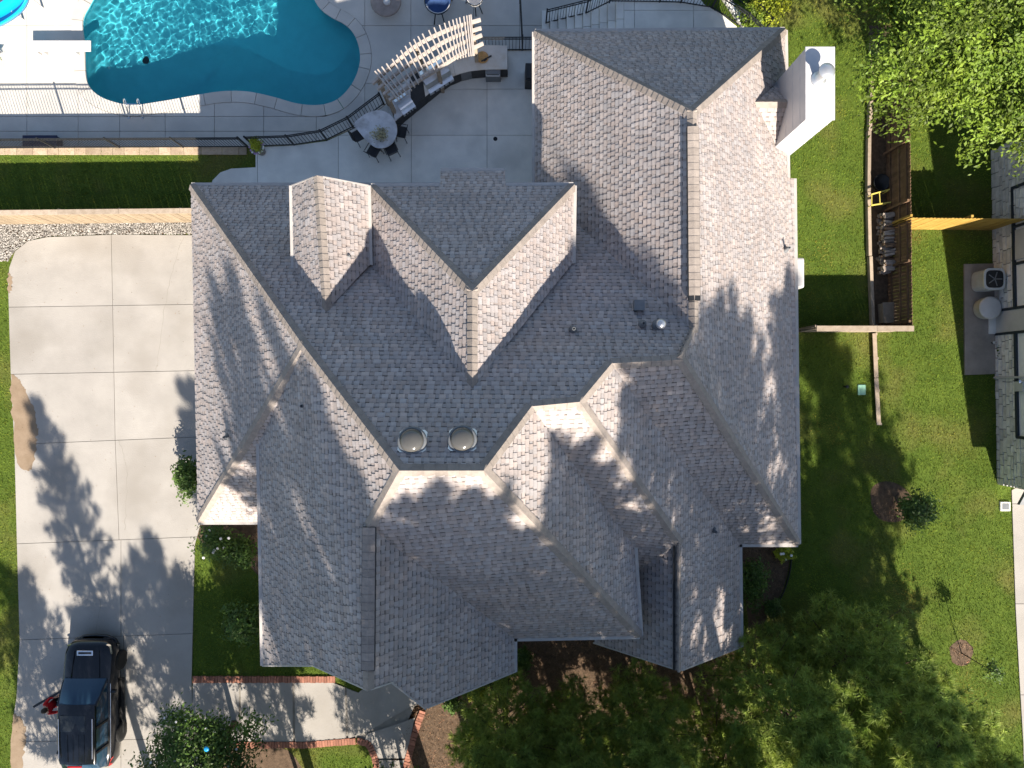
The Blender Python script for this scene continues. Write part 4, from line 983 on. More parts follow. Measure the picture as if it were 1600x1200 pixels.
# teardrop bar table
tz = .95
tt = thing('bar_table', 'white marble teardrop bar table at the end of counter', 'table', px(588, 200))
tp = smooth_closed([(553, 194), (562, 184), (577, 175), (594, 172), (610, 179), (619, 193), (620, 209), (613, 224), (600, 231), (586, 230), (572, 219), (561, 206)], 4)
MB().prism(P(tp, tz), tz - .05, tz).build('table_top', 'marble2', tt, bevel=.008)
q = px(588, 202, tz); MB().box((q.x, q.y, .46), (.5, .5, .86)).build('pedestal', 'cabinet', tt)
cp = thing('table_centrepiece', 'dried straw-coloured plant arrangement on the bar table', 'plant', px(596, 214, tz)); q = px(596, 213, tz)
MB().lathe((q.x, q.y, tz), [(.08, 0), (.1, .08), (.06, .14)], 12).build('bowl', 'terracotta', cp, True)
# bar chairs
def chair(c, face, label):
    p = px(*c, .7); t_ = thing('bar_chair', label, 'chair', (p.x, p.y, .05), 'bar chairs around the teardrop table'); ca, sa = math.cos(face), math.sin(face)
    def pt(u, v, z): return (p.x + u * ca - v * sa, p.y + u * sa + v * ca, z)      # +u towards the table
    MB().box((p.x, p.y, .70), (.44, .46, .05), face).build('seat', 'cabinet', t_, bevel=.015)
    m = MB(); m.add([pt(-.22, -.22, .74), pt(-.22, .22, .74), pt(-.3, .22, 1.12), pt(-.3, -.22, 1.12), pt(-.25, -.22, .74), pt(-.25, .22, .74), pt(-.33, .22, 1.12), pt(-.33, -.22, 1.12)], [(0, 1, 2, 3), (7, 6, 5, 4), (3, 2, 6, 7), (0, 3, 7, 4), (1, 5, 6, 2)]); m.build('backrest', 'cabinet', t_)
    for u in (-.19, .19):
        for v in (-.2, .2): MB().tube([pt(u * 1.15, v * 1.1, .05), pt(u, v, .7)], .016, 6).build('leg', 'iron', t_)
    for v in (-.25, .25): MB().tube([pt(-.24, v, .95), pt(.16, v, .93), pt(.18, v, .7)], .016, 6).build('armrest', 'iron', t_)
    MB().tube([pt(.2, -.2, .3), pt(.2, .2, .3)], .014, 6).build('foot_rail', 'iron', t_)
chair((561, 211), .5, 'black bar chair tucked on the fence side of the table')
chair((584, 235), 1.05, 'black bar chair at the lower left of teardrop table')
chair((611, 233), 2.0, 'black bar chair at the lower right of teardrop table')
chair((626, 206), 2.95, 'black bar chair between the table and dark cabinets')
# urn of flowers
ur = thing('flower_urn', 'stone urn of yellow-green plants and mauve flowers by iron fence', 'planter', px(408, 238)); q = px(410, 238)
MB().lathe((q.x, q.y, .05), [(.16, 0), (.17, .05), (.08, .1), (.1, .2), (.24, .42), (.28, .55), (.25, .55), (.2, .48)], 20).build('urn', 'terracotta', ur, True)
gc = thing('grill_cover', 'black covered box against the house wall on the patio', 'box', px(826, 127)); q = px(829, 127)
MB().box((q.x, q.y, .5), (.5, .75, .9), taper=.94).build('cover', 'cabinet', gc, bevel=.03); MB().box((q.x, q.y, .97), (.4, .6, .06)).build('lid', 'cabinet', gc, bevel=.02)

# ------------------------------------------------------------------ pool things
db = thing('diving_board', 'white diving board over the left end of the pool', 'diving board', px(70, 72, ZL))
a, b = px(46, 72, ZL + .55), px(142, 72, ZL + .58)
MB().beam(a, b, .47, .06).build('board', 'white', db, bevel=.012)
for x in (52, 62, 112):
    p = px(x, 72, ZL + .5); o_ = MB().box((p.x, p.y, ZL + .26), (.12, .4, .52)).build('stand', 'white', db)
ld = thing('pool_ladder', 'curved steel pool ladder rails at the pool edge', 'ladder', px(205, 170, ZL))
for x in (198, 219):
    pts = [px(x + 4, 184, ZL + .02), px(x + 2, 176, ZL + .45), px(x, 166, ZL + .8), px(x - 2, 158, ZL + .85), px(x - 4, 154, ZL + .75), px(x - 5, 157, ZL + .45), px(x - 4, 163, ZL - .1)]
    MB().tube(smooth_closed([tuple(p) for p in pts], 3, False), .024, 8).build('rail', 'chrome', ld, True)
    p = pts[0]; MB().lathe((p.x, p.y, ZL), [(.06, 0), (.05, .03)], 12).build('foot_plate', 'chrome', ld)
for z in (-.35, -.6): MB().beam(px(194, 165, ZL + z), px(215, 165, ZL + z), .1, .03).build('tread', 'chrome', ld)
sb = thing('storage_bench', 'dark navy bench against the terrace wall on the pool deck', 'bench', px(62, 225, ZL)); 
a = px(36, 214, ZL + .45); b_ = px(88, 228, ZL + .45)
MB().box(((a.x + b_.x) / 2, (a.y + b_.y) / 2, ZL + .2), (b_.x - a.x, .5, .4)).build('chest', 'navyplastic', sb, bevel=.02); MB().box(((a.x + b_.x) / 2, (a.y + b_.y) / 2, ZL + .43), (b_.x - a.x + .06, .55, .05)).build('lid', 'navyplastic', sb, bevel=.015)
# blue slide: a bent trough
bs = thing('pool_slide', 'bright blue plastic slide at the top left corner', 'slide', px(10, 10, ZL))
cl = [(-40, 48, .15), (-15, 36, .35), (10, 24, .6), (30, 8, .95), (36, -12, 1.3), (20, -35, 1.7)]
pts = [px(x, y, ZL + z) for x, y, z in cl]; pts = [Vector(p) for p in smooth_closed([tuple(p) for p in pts], 5, False)]
m = MB()
for i, p in enumerate(pts):
    t = (pts[min(i + 1, len(pts) - 1)] - pts[max(i - 1, 0)]).normalized(); s_ = Vector((t.y, -t.x, 0)).normalized()
    for u, h_ in ((-.42, .28), (-.37, .3), (-.3, .06), (-.12, .0), (.12, .0), (.3, .06), (.37, .3), (.42, .28), (.3, -.04), (-.3, -.04)): m.v.append(tuple(p + s_ * u + Vector((0, 0, h_))))
for i in range(len(pts) - 1):
    for k in range(10): m.f.append((10 * i + k, 10 * i + (k + 1) % 10, 10 * i + 10 + (k + 1) % 10, 10 * i + 10 + k))
m.build('chute', 'blueplastic', bs, True)
for k in (3, 12, 20): 
    p = pts[k]; MB().tube([(p.x, p.y, ZL), p], .05, 8).build('support', 'white', bs)
# things at the top frame edge
ft = thing('round_table', 'mottled brown round table with white centre at the top edge', 'table', px(603, 4, ZL)); q = px(603, 2, ZL + .5)
MB().lathe((q.x, q.y, ZL), [(.3, 0), (.25, .1), (.2, .3), (.5, .42), (.66, .45), (.68, .5), (.6, .52), (.3, .5)], 24).build('top', 'mutedbrown', ft, True); MB().lathe((q.x + .05, q.y - .05, ZL + .5), [(.14, 0), (.16, .06), (.1, .12), (.02, .13)], 14).build('centre_cap', 'white', ft, True)
def papasan(c, r, label, mat, ang):
    p = px(*c, ZL + .5); t_ = thing('lounge_chair', label, 'chair', (p.x, p.y, ZL))
    MB().lathe((p.x, p.y, ZL + .32), [(.1 * r, 0), (.55 * r, .05), (.9 * r, .22), (r, .42), (.94 * r, .42), (.8 * r, .28), (.4 * r, .16), (.02, .14)], 24).build('cushion', mat, t_, True)
    pts = [(p.x + r * 1.02 * math.cos(a), p.y + r * 1.02 * math.sin(a), ZL + .74 + .0) for a in [i * 2 * math.pi / 24 for i in range(25)]]
    MB().tube(pts, .022, 6).build('rim', 'iron', t_)
    for k, zz in enumerate((.55, .62, .69)):
        pts = [(p.x + r * (.86 + .05 * k) * math.cos(a), p.y + r * (.86 + .05 * k) * math.sin(a), ZL + zz + .03) for a in [math.pi * (1.08 + i * .84 / 12) for i in range(13)]]
        MB().tube(pts, .035, 6).build('bolster', 'white', t_, True)
    for a in (ang - .35, ang + .35, ang + 2.2, ang + 4.0):
        MB().tube([(p.x + r * .7 * math.cos(a), p.y + r * .7 * math.sin(a), ZL + .45), (p.x + r * 1.25 * math.cos(a), p.y + r * 1.25 * math.sin(a), ZL)], .025, 6).build('leg', 'iron', t_)
papasan((685, 6), .56, 'round navy cushioned lounge chair with white rim on pool deck', 'navy', -math.pi / 2)
papasan((742, 0), .36, 'small round wire chair at the top edge above pergola', 'white', -math.pi / 2 + .4)

# ------------------------------------------------------------------ the parked car
CX, CY = -17.28, -10.5
car = thing('parked_car', 'black SUV parked on the driveway with its driver door open', 'car', (CX, CY - 2.5, 0))
Yc = lambda y: CY - y
def loft(secs, name, mat, parent, cap=True):
    m = MB(); n_ = len(secs[0][1]) * 2 - 1
    for y, pr in secs:
        full = [(-x, z) for x, z in pr] + [(x, z) for x, z in pr[::-1][1:]]
        m.v += [(CX + x, Yc(y), z) for x, z in full]
    k = len(secs[0][1]) * 2 - 1
    for i in range(len(secs) - 1):
        for j in range(k - 1): m.f.append((i * k + j, i * k + j + 1, (i + 1) * k + j + 1, (i + 1) * k + j))
        m.f.append((i * k + k - 1, i * k, (i + 1) * k, (i + 1) * k + k - 1))
    m.f += [tuple(range(k))[::-1], tuple(range((len(secs) - 1) * k, len(secs) * k))]
    o = m.build(name, mat, parent, True); e = o.modifiers.new('b', 'EDGE_SPLIT'); e.split_angle = math.radians(38); return o
def sec(hw, zb, zt, cr=.05): return [(hw * .86, zb), (hw * .97, zb + .12), (hw, zb + .3), (hw, zt - .24), (hw * .955, zt - .07), (hw * .84, zt), (hw * .5, zt + cr * .7), (0, zt + cr)]
bodyo = loft([(-.03, sec(.42, .46, .80, .02)), (.0, sec(.62, .42, .88, .03)), (.07, sec(.78, .36, .97, .04)), (.2, sec(.90, .3, 1.04, .05)), (.45, sec(.975, .29, 1.09, .06)), (.65, sec(.995, .28, 1.10, .06)), (1.0, sec(1.0, .28, 1.15, .07)), (1.5, sec(1.0, .28, 1.2, .06)), (2.4, sec(1.0, .28, 1.22, .03)), (3.6, sec(1.0, .28, 1.22, .03)), (4.5, sec(1.0, .28, 1.2, .03)), (4.95, sec(.97, .3, 1.12, .02)), (5.12, sec(.86, .38, 1.0, .01))], 'body', 'carpaint', car)
def gh(hw, zt): return [(hw + .13, 1.2), (hw + .10, 1.3), (hw, zt - .07), (hw - .06, zt - .01), (hw * .5, zt + .025), (0, zt + .035)]
# greenhouse: glass shell with roof panel above it
loft([(1.42, [(.86, 1.2), (.85, 1.21), (.84, 1.22), (.8, 1.23), (.45, 1.25), (0, 1.255)]), (1.75, [(.88, 1.2), (.86, 1.26), (.8, 1.48), (.76, 1.5), (.45, 1.53), (0, 1.54)]), (2.2, gh(.76, 1.80)), (2.5, gh(.77, 1.83)), (3.6, gh(.76, 1.84)), (4.5, gh(.74, 1.79)), (4.9, [(.84, 1.18), (.83, 1.26), (.76, 1.52), (.7, 1.56), (.4, 1.58), (0, 1.59)]), (5.02, [(.8, 1.1), (.79, 1.12), (.76, 1.14), (.7, 1.15), (.4, 1.155), (0, 1.16)])], 'greenhouse_glass', 'carglass', car)
def rf(hw, zt): return [(hw - .0, zt - .06), (hw + .012, zt - .05), (hw - .03, zt + .0), (hw - .07, zt + .012), (hw * .5, zt + .035), (0, zt + .045)]
loft([(2.22, rf(.745, 1.805)), (2.6, rf(.765, 1.835)), (3.6, rf(.76, 1.845)), (4.45, rf(.745, 1.80)), (4.62, rf(.72, 1.76))], 'roof', 'carpaint', car)
for s_ in (-1, 1):
    MB().beam((CX + s_ * .86, Yc(1.5), 1.22), (CX + s_ * .75, Yc(2.28), 1.80), .09, .05).build('windscreen_pillar', 'carpaint', car)
    for y in (3.1, 4.1): MB().beam((CX + s_ * .905, Yc(y), 1.2), (CX + s_ * .775, Yc(y + .05), 1.8), .05, .09, Vector((0, 1, 0))).build('door_pillar', 'carpaint', car)
    MB().tube([(CX + s_ * .67, Yc(2.75), 1.90), (CX + s_ * .66, Yc(4.35), 1.87)], .02, 6).build('roof_rail', 'chrome', car)
    MB().tube([(CX + s_ * .985, Yc(1.65), 1.17), (CX + s_ * .985, Yc(4.7), 1.16)], .014, 6).build('belt_trim', 'chrome', car)
    MB().box((CX + s_ * 1.03, Yc(2.9), .36), (.16, 2.3, .06)).build('running_board', 'rubber', car)
    hl_ = MB(); hl_.add([(CX + s_ * .55, Yc(.045), .92), (CX + s_ * .9, Yc(.17), .97), (CX + s_ * .985, Yc(.48), 1.02), (CX + s_ * .955, Yc(.5), 1.075), (CX + s_ * .86, Yc(.2), 1.035), (CX + s_ * .52, Yc(.08), .985)], [(0, 1, 4, 5), (1, 2, 3, 4)] if s_ > 0 else [(5, 4, 1, 0), (4, 3, 2, 1)]); hl_.build('headlight', 'chrome', car)
    MB().add([(CX + s_ * .985, Yc(4.72), .95), (CX + s_ * .985, Yc(4.72), 1.14), (CX + s_ * .87, Yc(5.06), 1.12), (CX + s_ * .9, Yc(5.08), .9)], [(0, 1, 2, 3)]).build('tail_light', 'redlens', car)
    MB().beam((CX + s_ * .5, Yc(.35), 1.125), (CX + s_ * .58, Yc(1.4), 1.255), .025, .03).build('hood_crease', 'carpaint', car)
    for y in (.98, 3.98):
        wh = bpy.data.objects.new('wheel', None)
        xo = CX + s_ * .93
        ty = MB().lathe((xo, Yc(y), .40), [(.25, -.12), (.385, -.12), (.40, -.08), (.40, .08), (.385, .12), (.25, .12)], 28, 'x').build('wheel', 'rubber', car, True)
        MB().lathe((xo + s_ * .105, Yc(y), .40), [(.26, -.02), (.265, .02), (.24, .025), (.22, -.0)], 28, 'x').build('rim', 'alloy', ty, True)
        for k in range(10):
            a = k * .6283; MB().beam((xo + s_ * .136, Yc(y) + .05 * math.cos(a), .40 + .05 * math.sin(a)), (xo + s_ * .136, Yc(y) + .24 * math.cos(a), .40 + .24 * math.sin(a)), .03, .035, Vector((1, 0, 0))).build('spoke', 'alloy', ty)
        MB().lathe((xo + s_ * .136, Yc(y), .40), [(.06, -.03), (.05, .03)], 12, 'x').build('hub', 'alloy', ty)
MB().box((CX - .05, Yc(.42), 1.165), (.66, .2, .03)).build('hood_scoop', 'chrome', car, bevel=.015); MB().box((CX - .05, Yc(.42), 1.178), (.52, .08, .03)).build('scoop_slot', 'iron', car)
sr_ = MB().box((CX - .12, Yc(2.95), 1.873), (1.0, .62, .02)).build('sunroof', 'glass', car, bevel=.01)
for a, b in (((-.63, 2.63), (.39, 2.63)), ((-.63, 3.27), (.39, 3.27)), ((-.63, 2.63), (-.63, 3.27)), ((.39, 2.63), (.39, 3.27))): MB().beam((CX + a[0], Yc(a[1]), 1.878), (CX + b[0], Yc(b[1]), 1.878), .014, .02).build('sunroof_frame', 'greymetal', sr_)
for x in (-.33, -.11, .11, .33): MB().beam((CX + x, Yc(3.4), 1.89), (CX + x, Yc(4.5), 1.85), .035, .02).build('roof_rib', 'carpaint', car)
MB().box((CX - .1, Yc(4.72), 1.76), (.55, .05, .05)).build('high_brake_light', 'redlens', car)
MB().box((CX + .02, Yc(.03), .7), (1.1, .06, .3)).build('grille', 'chrome', car, bevel=.02)
MB().tube([(CX + x_, Yc(y_), .5) for x_, y_ in ((-.95, .34), (-.8, .1), (-.45, -.03), (0, -.06), (.45, -.03), (.8, .1), (.95, .34))], .07, 8).build('bumper', 'carpaint', car, True)
MB().tube([(CX - .7, Yc(1.5), 1.25), (CX - .1, Yc(1.56), 1.29)], .012, 6).build('wiper', 'greymetal', car); MB().tube([(CX + .05, Yc(1.5), 1.27), (CX + .6, Yc(1.6), 1.30)], .012, 6).build('wiper', 'greymetal', car)
st2 = MB().add([(CX + .3, Yc(1.90), 1.625), (CX + .52, Yc(1.86), 1.585), (CX + .56, Yc(2.06), 1.69), (CX + .34, Yc(2.1), 1.725)], [(0, 1, 2, 3)]).build('windscreen_sticker', 'teal', car)
# right mirror and open driver door with its mirror
MB().box((CX + 1.14, Yc(1.95), 1.2), (.22, .12, .16)).build('mirror', 'carpaint', car, bevel=.03); MB().beam((CX + .98, Yc(1.95), 1.15), (CX + 1.1, Yc(1.95), 1.18), .05, .05).build('mirror_arm', 'carpaint', car)
hx, hy = CX - 1.0, Yc(1.95); dv = Vector((-.86, -.5, 0)).normalized(); dn_ = Vector((-dv.y, dv.x, 0)); Ld = 1.32
def dpnt(u, z, o_): return Vector((hx, hy, 0)) + dv * u * Ld + dn_ * o_ + Vector((0, 0, z))
m = MB(); pr = [(0, .4), (1, .42), (1.0, 1.2), (0, 1.22)]
m.add([dpnt(u, z, .05) for u, z in pr] + [dpnt(u, z, -.05) for u, z in pr], [(0, 1, 2, 3), (7, 6, 5, 4), (0, 4, 5, 1), (1, 5, 6, 2), (2, 6, 7, 3), (3, 7, 4, 0)]); od = m.build('door', 'carpaint', car, bevel=.02); od['label'] = 'open black driver door'
for (u0, z0), (u1, z1) in (((.06, 1.2), (.42, 1.76)), ((.42, 1.76), (.95, 1.78)), ((.95, 1.78), (1.0, 1.2))): MB().beam(dpnt(u0, z0, -.0), dpnt(u1, z1, .0), .05, .05).build('window_frame', 'carpaint', od)
MB().add([dpnt(.08, 1.22, .0), dpnt(.96, 1.22, .0), dpnt(.92, 1.75, .0), dpnt(.44, 1.74, .0)], [(0, 1, 2, 3)]).build('door_glass', 'carglass', od)
q = dpnt(.2, 1.26, .18); MB().box(q, (.22, .16, .2), .4).build('mirror', 'carpaint', od, bevel=.03); MB().box((q.x - .04, q.y + .08, q.z + .02), (.17, .02, .13), .4).build('mirror_glass', 'chrome', od)

# person in red beside the open door
def person():
    bx_, by_ = CX - 1.42, Yc(2.55)
    J = {'pel': (0, 0, .95), 'sp': (0, .02, 1.15), 'ch': (0, .05, 1.38), 'nk': (0, .07, 1.52), 'hd': (0, .10, 1.64), 'ht': (0, .10, 1.74),
         'hl': (-.1, 0, .9), 'kl': (-.11, .04, .5), 'al': (-.12, 0, .1), 'tl': (-.13, .14, .05), 'hr': (.1, 0, .9), 'kr': (.12, .06, .5), 'ar': (.12, .02, .1), 'tr': (.13, .16, .05),
         'sl': (-.2, .04, 1.43), 'el': (-.29, .12, 1.17), 'wl': (-.22, .33, 1.10), 'sr': (.2, .04, 1.43), 'er': (.32, .10, 1.18), 'wr': (.38, .32, 1.14)}
    Ed = [('pel', 'sp'), ('sp', 'ch'), ('ch', 'nk'), ('nk', 'hd'), ('hd', 'ht'), ('pel', 'hl'), ('hl', 'kl'), ('kl', 'al'), ('al', 'tl'), ('pel', 'hr'), ('hr', 'kr'), ('kr', 'ar'), ('ar', 'tr'), ('ch', 'sl'), ('sl', 'el'), ('el', 'wl'), ('ch', 'sr'), ('sr', 'er'), ('er', 'wr')]
    Rd = {'pel': .16, 'sp': .155, 'ch': .17, 'nk': .06, 'hd': .095, 'ht': .085, 'hl': .1, 'kl': .07, 'al': .05, 'tl': .045, 'hr': .1, 'kr': .07, 'ar': .05, 'tr': .045, 'sl': .085, 'el': .055, 'wl': .038, 'sr': .085, 'er': .055, 'wr': .038}
    ks = list(J); me = bpy.data.meshes.new('body'); me.from_pydata([J[k] for k in ks], [(ks.index(a), ks.index(b)) for a, b in Ed], [])
    # five fingers on each hand
    bmv = bmesh.new(); bmv.from_mesh(me); bmv.verts.ensure_lookup_table(); rad = [Rd[k] for k in ks]
    for wn, sx in (('wl', 1), ('wr', -1)):
        bmv.verts.ensure_lookup_table(); wv = bmv.verts[ks.index(wn)]; wc = wv.co.copy()
        for f, (dx_, L) in enumerate(((-.03, .07), (-.012, .085), (.008, .08), (.026, .065), (.045 * sx, .045))):
            a = bmv.verts.new(wc + Vector((dx_, .07 if f < 4 else .03, -.01))); b = bmv.verts.new(wc + Vector((dx_ * 1.2, .07 + L, -.035))); rad += [.011, .009]; bmv.edges.new((wv, a)); bmv.edges.new((a, b))
    bmv.to_mesh(me); bmv.free()
    o = bpy.data.objects.new('body_tmp', me); C.objects.link(o); sm = o.modifiers.new('s', 'SKIN')
    for i, r_ in enumerate(rad): me.skin_vertices[0].data[i].radius = (r_, r_ * (.75 if i < 3 else 1))
    me.skin_vertices[0].data[0].use_root = True
    o.modifiers.new('ss', 'SUBSURF').levels = 2
    dg = bpy.context.evaluated_depsgraph_get(); ev = bpy.data.meshes.new_from_object(o.evaluated_get(dg)); bpy.data.objects.remove(o)
    for k in ('red', 'skin', 'denim', 'hair'): ev.materials.append(mt[k])
    for p in ev.polygons:
        c_ = p.center; p.use_smooth = True
        if c_.z < .95: p.material_index = 2
        elif c_.z > 1.5 or c_.y > .26: p.material_index = 1
        if c_.z < .09: p.material_index = 3
    pr = thing('person', 'person in a red top standing behind the open car door', 'person', (bx_, by_, .05))
    b = bpy.data.objects.new('body', ev); C.objects.link(b); b.parent = pr
    pr.rotation_euler = (0, 0, -1.1)
    hr = MB().lathe((0, .085, 1.655), [(.10, -.06), (.108, 0), (.105, .05), (.085, .095), (.045, .12), (.005, .127)], 14).build('hair', 'hair', None, True); hr.parent = pr
    for s_ in (-1, 1):
        e = MB().lathe((s_ * .035, .19, 1.65), [(.004, -.008), (.01, 0), (.004, .008)], 8).build('eye', 'hair', None, True); e.parent = pr
    nz = MB().add([(-.014, .188, 1.61), (.014, .188, 1.61), (0, .215, 1.612), (0, .19, 1.65)], [(0, 1, 2), (1, 3, 2), (3, 0, 2)]).build('nose', 'skin'); nz.parent = pr
person()

# ------------------------------------------------------------------ vegetation
def leaves_np(cent, nrm_bias, size, rng, up=.6):
    n = len(cent); d = rng.normal(size=(n, 3)); d[:, 2] = np.abs(d[:, 2]) * .8 + up; d += nrm_bias; d /= np.linalg.norm(d, axis=1)[:, None]
    a = np.cross(d, rng.normal(size=(n, 3))); a /= np.linalg.norm(a, axis=1)[:, None]; b = np.cross(d, a)
    s = (size * rng.uniform(.6, 1.3, n))[:, None]
    V = np.stack([cent - a * s * .95, cent + b * s * .42 + d * s * .12, cent + a * s * .95, cent - b * s * .42 + d * s * .12], 1).reshape(-1, 3)
    return V, np.arange(4 * n).reshape(-1, 4)
def crown(name, centre, radii, nclump, per, size, mat, parent, rng, hollow=.55, cs=.3, flower=None, lobes=0, tone=(.6, 1.35)):
    centre = np.array(centre); d = rng.normal(size=(nclump, 3)); d /= np.linalg.norm(d, axis=1)[:, None]; d[:, 2] = np.where(d[:, 2] < -.3, -d[:, 2] * .5, d[:, 2])
    r = rng.uniform(hollow, 1, nclump) ** .7
    wob = 1 + .22 * np.sin(d[:, 0] * 5 + d[:, 1] * 3 + centre[0]) + .16 * np.sin(d[:, 1] * 7 - d[:, 2] * 4 + centre[1])
    cc = centre + d * (r * wob)[:, None] * np.array(radii)
    tn = rng.uniform(*tone, nclump)
    n = nclump * per; ce = np.repeat(cc, per, 0) + rng.normal(size=(n, 3)) * cs * np.array([1, 1, .7]); bias = np.repeat(d, per, 0) * .9
    V, Fq = leaves_np(ce, bias, size, rng)
    col = np.repeat(np.repeat(tn, per)[:, None] * rng.uniform(.85, 1.15, (n, 1)) * np.array([[1, 1, 1]]), 4, 0)
    o = npmesh(name, V, Fq, mat, parent, col, 4)
    return cc, d
def shrub(name, c, h, r, label, cat='shrub', mat='leafdark', ncl=60, per=24, size=.07, seed=0, ry=None, flowers=0, group=None, fm='petal', cs=None, trunk=True, z0=0):
    rng = np.random.default_rng(seed); p = px(*c, z0); t_ = thing(name, label, cat, (p.x, p.y, z0), group)
    cc, d = crown('foliage', (p.x, p.y, z0 + h * .55), (r, ry or r, h * .5), ncl, per, size, mat, t_, rng, .3, cs or r * .22)
    m = MB()
    for k in range(5):
        q = cc[k]; m.tube([(p.x, p.y, z0), ((p.x + q[0]) / 2, (p.y + q[1]) / 2, z0 + h * .3), tuple(q)], [.03, .022, .01], 5)
    m.build('stems', 'bark', t_)
    for k in range(flowers):
        i = rng.integers(len(cc)); q = np.array((p.x, p.y, z0 + h * .55)) + (cc[i] - np.array((p.x, p.y, z0 + h * .55))) * 1.15; q[2] += .1
        MB().lathe(tuple(q), [(.02, 0), (.06, .02), (.05, .045), (.01, .05)], 8).build('flower', fm, t_)
    return t_
shrub('shrub', (309, 737), 1.6, .5, 'bright green rounded shrub between drive and garage wall', seed=1, mat='leafdark', ry=.8, ncl=90, size=.08)
shrub('flowering_shrub', (352, 838), 1.5, .75, 'dark shrub dotted with white flowers below the garage eave', seed=2, flowers=12, ncl=80)
shrub('shrub', (385, 858), 1.0, .6, 'brownish shrub in the shaded corner by the front wing', seed=3, mat='leafdark')
shrub('shrub', (393, 962), 1.6, .75, 'green shrub against the left front wing wall', seed=4, ncl=90, size=.09)
shrub('shrub', (745, 1072), .8, .4, 'low yellow-green hedge plant beside the front gable, left one', seed=5, mat='leafyellow')
shrub('shrub', (782, 1060), .8, .45, 'low yellow-green hedge plant beside the front gable, right one', seed=6, mat='leafdark')
shrub('shrub', (708, 1092), .6, .35, 'small green plant at the end of the brick path border', seed=7)
shrub('shrub', (815, 1022), 1.0, .4, 'dark shrub tucked under the front eave corner', seed=8)
shrub('shrub', (1166, 905), 1.3, .65, 'green feathery shrub beside the right front wing', seed=9, ry=1.1, ncl=90)
shrub('shrub', (1221, 860), .5, .34, 'small pale plant with white flowers under the corner eave', seed=10, mat='leafyellow', flowers=5)
shrub('shrub', (1204, 948), .45, .3, 'small grey-green plant at the bed edging', seed=11)
shrub('shrub', (1192, 20), 1.1, .62, 'bright yellow-green shrub beside the iron handrail', seed=12, mat='leafyellow', ncl=90)
shrub('shrub', (1168, 38), .9, .5, 'lime green shrub inside the curved path fence', seed=13, mat='leaf', ncl=80)
shrub('shrub', (-4, 95), .9, .35, 'small brown-green plant at the left edge of pool deck', seed=14, mat='leafdark', z0=ZL)
shrub('shrub', (1565, 545), .4, .25, 'little weed growing at the pad corner by stone wall', seed=15)
shrub('dark_shrub', (1404, 788), 2.1, .62, 'dark leafy bush growing out of the round mulch bed', seed=16, ncl=130, size=.07)
rng = np.random.default_rng(33)
crown('foliage', (*px(409, 234)[:2], .75), (.3, .3, .22), 40, 16, .05, 'leafyellow', ur, rng, .2, .07); 
for k in range(16):
    a = k * .4; q = px(410, 238); MB().lathe((q.x + .28 * math.cos(a), q.y + .28 * math.sin(a), .62 + .1 * R.random()), [(.015, 0), (.05, .02), (.02, .04)], 7).build('flower', R.choice(['purple', 'petal']), ur)
q = px(596, 213, tz); _ = crown('dried_stems', (q.x, q.y, tz + .25), (.26, .26, .2), 34, 10, .05, 'dried', cp, rng, .2, .08); cp.children[-1]['kind'] = 'stuff'
# crape myrtle bottom left
def broadtree(name, base, h, cz, radii, label, ncl, per, size, mat, seed, cs=.35, flowers=0, hollow=.5, fm='petal', tone=(.6, 1.35)):
    rng = np.random.default_rng(seed); t_ = thing(name, label, 'tree', (*base, 0))
    c_ = np.array((base[0], base[1], cz)); cc, d = crown('crown', c_, radii, ncl, per, size, mat, t_, rng, hollow, cs, tone=tone)
    m = MB().tube([(base[0], base[1], 0), (base[0] + .1, base[1] + .05, cz * .5), (base[0], base[1], cz)], [h * .028, h * .02, h * .012], 10); m.build('trunk', 'bark', t_, True)
    m = MB()
    for k in range(14):
        q = c_ + (cc[k] - c_) * .8; m.tube([(base[0], base[1], cz * .55), tuple((c_ + q) / 2 - np.array((0, 0, .2))), tuple(q)], [h * .012, h * .008, .012], 6)
    m.build('limbs', 'bark', t_, True)
    for k in range(flowers):
        q = c_ + (cc[rng.integers(len(cc))] - c_) * 1.05; q[2] += .12
        MB().lathe(tuple(q), [(.02, 0), (.05, .02), (.04, .05), (.01, .055)], 8).build('flower', fm, t_)
    return t_
broadtree('deciduous_tree', (15.7, 12.2), 9, 6.0, (4.5, 4.6, 3.0), 'big bright green leafy tree at the top right', 900, 95, .085, 'leaf', 41, .30, hollow=.35, tone=(.4, 1.5))
broadtree('deciduous_tree', (20.5, 13.6), 9, 5.6, (3.4, 3.6, 2.8), 'yellow-green leafy tree in the top right corner', 460, 95, .085, 'leaf', 42, .30, hollow=.35, tone=(.45, 1.6))
broadtree('small_tree', (-11.7, -14.3), 4.6, 2.9, (2.3, 1.9, 1.3), 'dark leafy small tree with white blossoms beside the car', 240, 60, .075, 'leafdark', 43, .26, 34)
broadtree('small_tree', (-4.6, -16.3), 3, 2.0, (1.3, 1.0, .8), 'dark leafy bush at the bottom by the brick path', 90, 50, .075, 'leafdark', 44, .22)
broadtree('small_tree', (13.6, 17.4), 6, 4, (1.1, 1.6, 2.0), 'dark narrow tree at the top edge above the lawn', 90, 50, .1, 'leafdark', 45, .25)
bo = thing('blue_lid', 'bright blue lid showing among the small tree leaves', 'lid', px(323, 1170, 3.9)); q = px(323, 1170, 4.25); MB().lathe(tuple(q), [(.07, 0), (.1, .02), (.08, .05), (.01, .06)], 14).build('lid', 'bluebottle', bo, True)
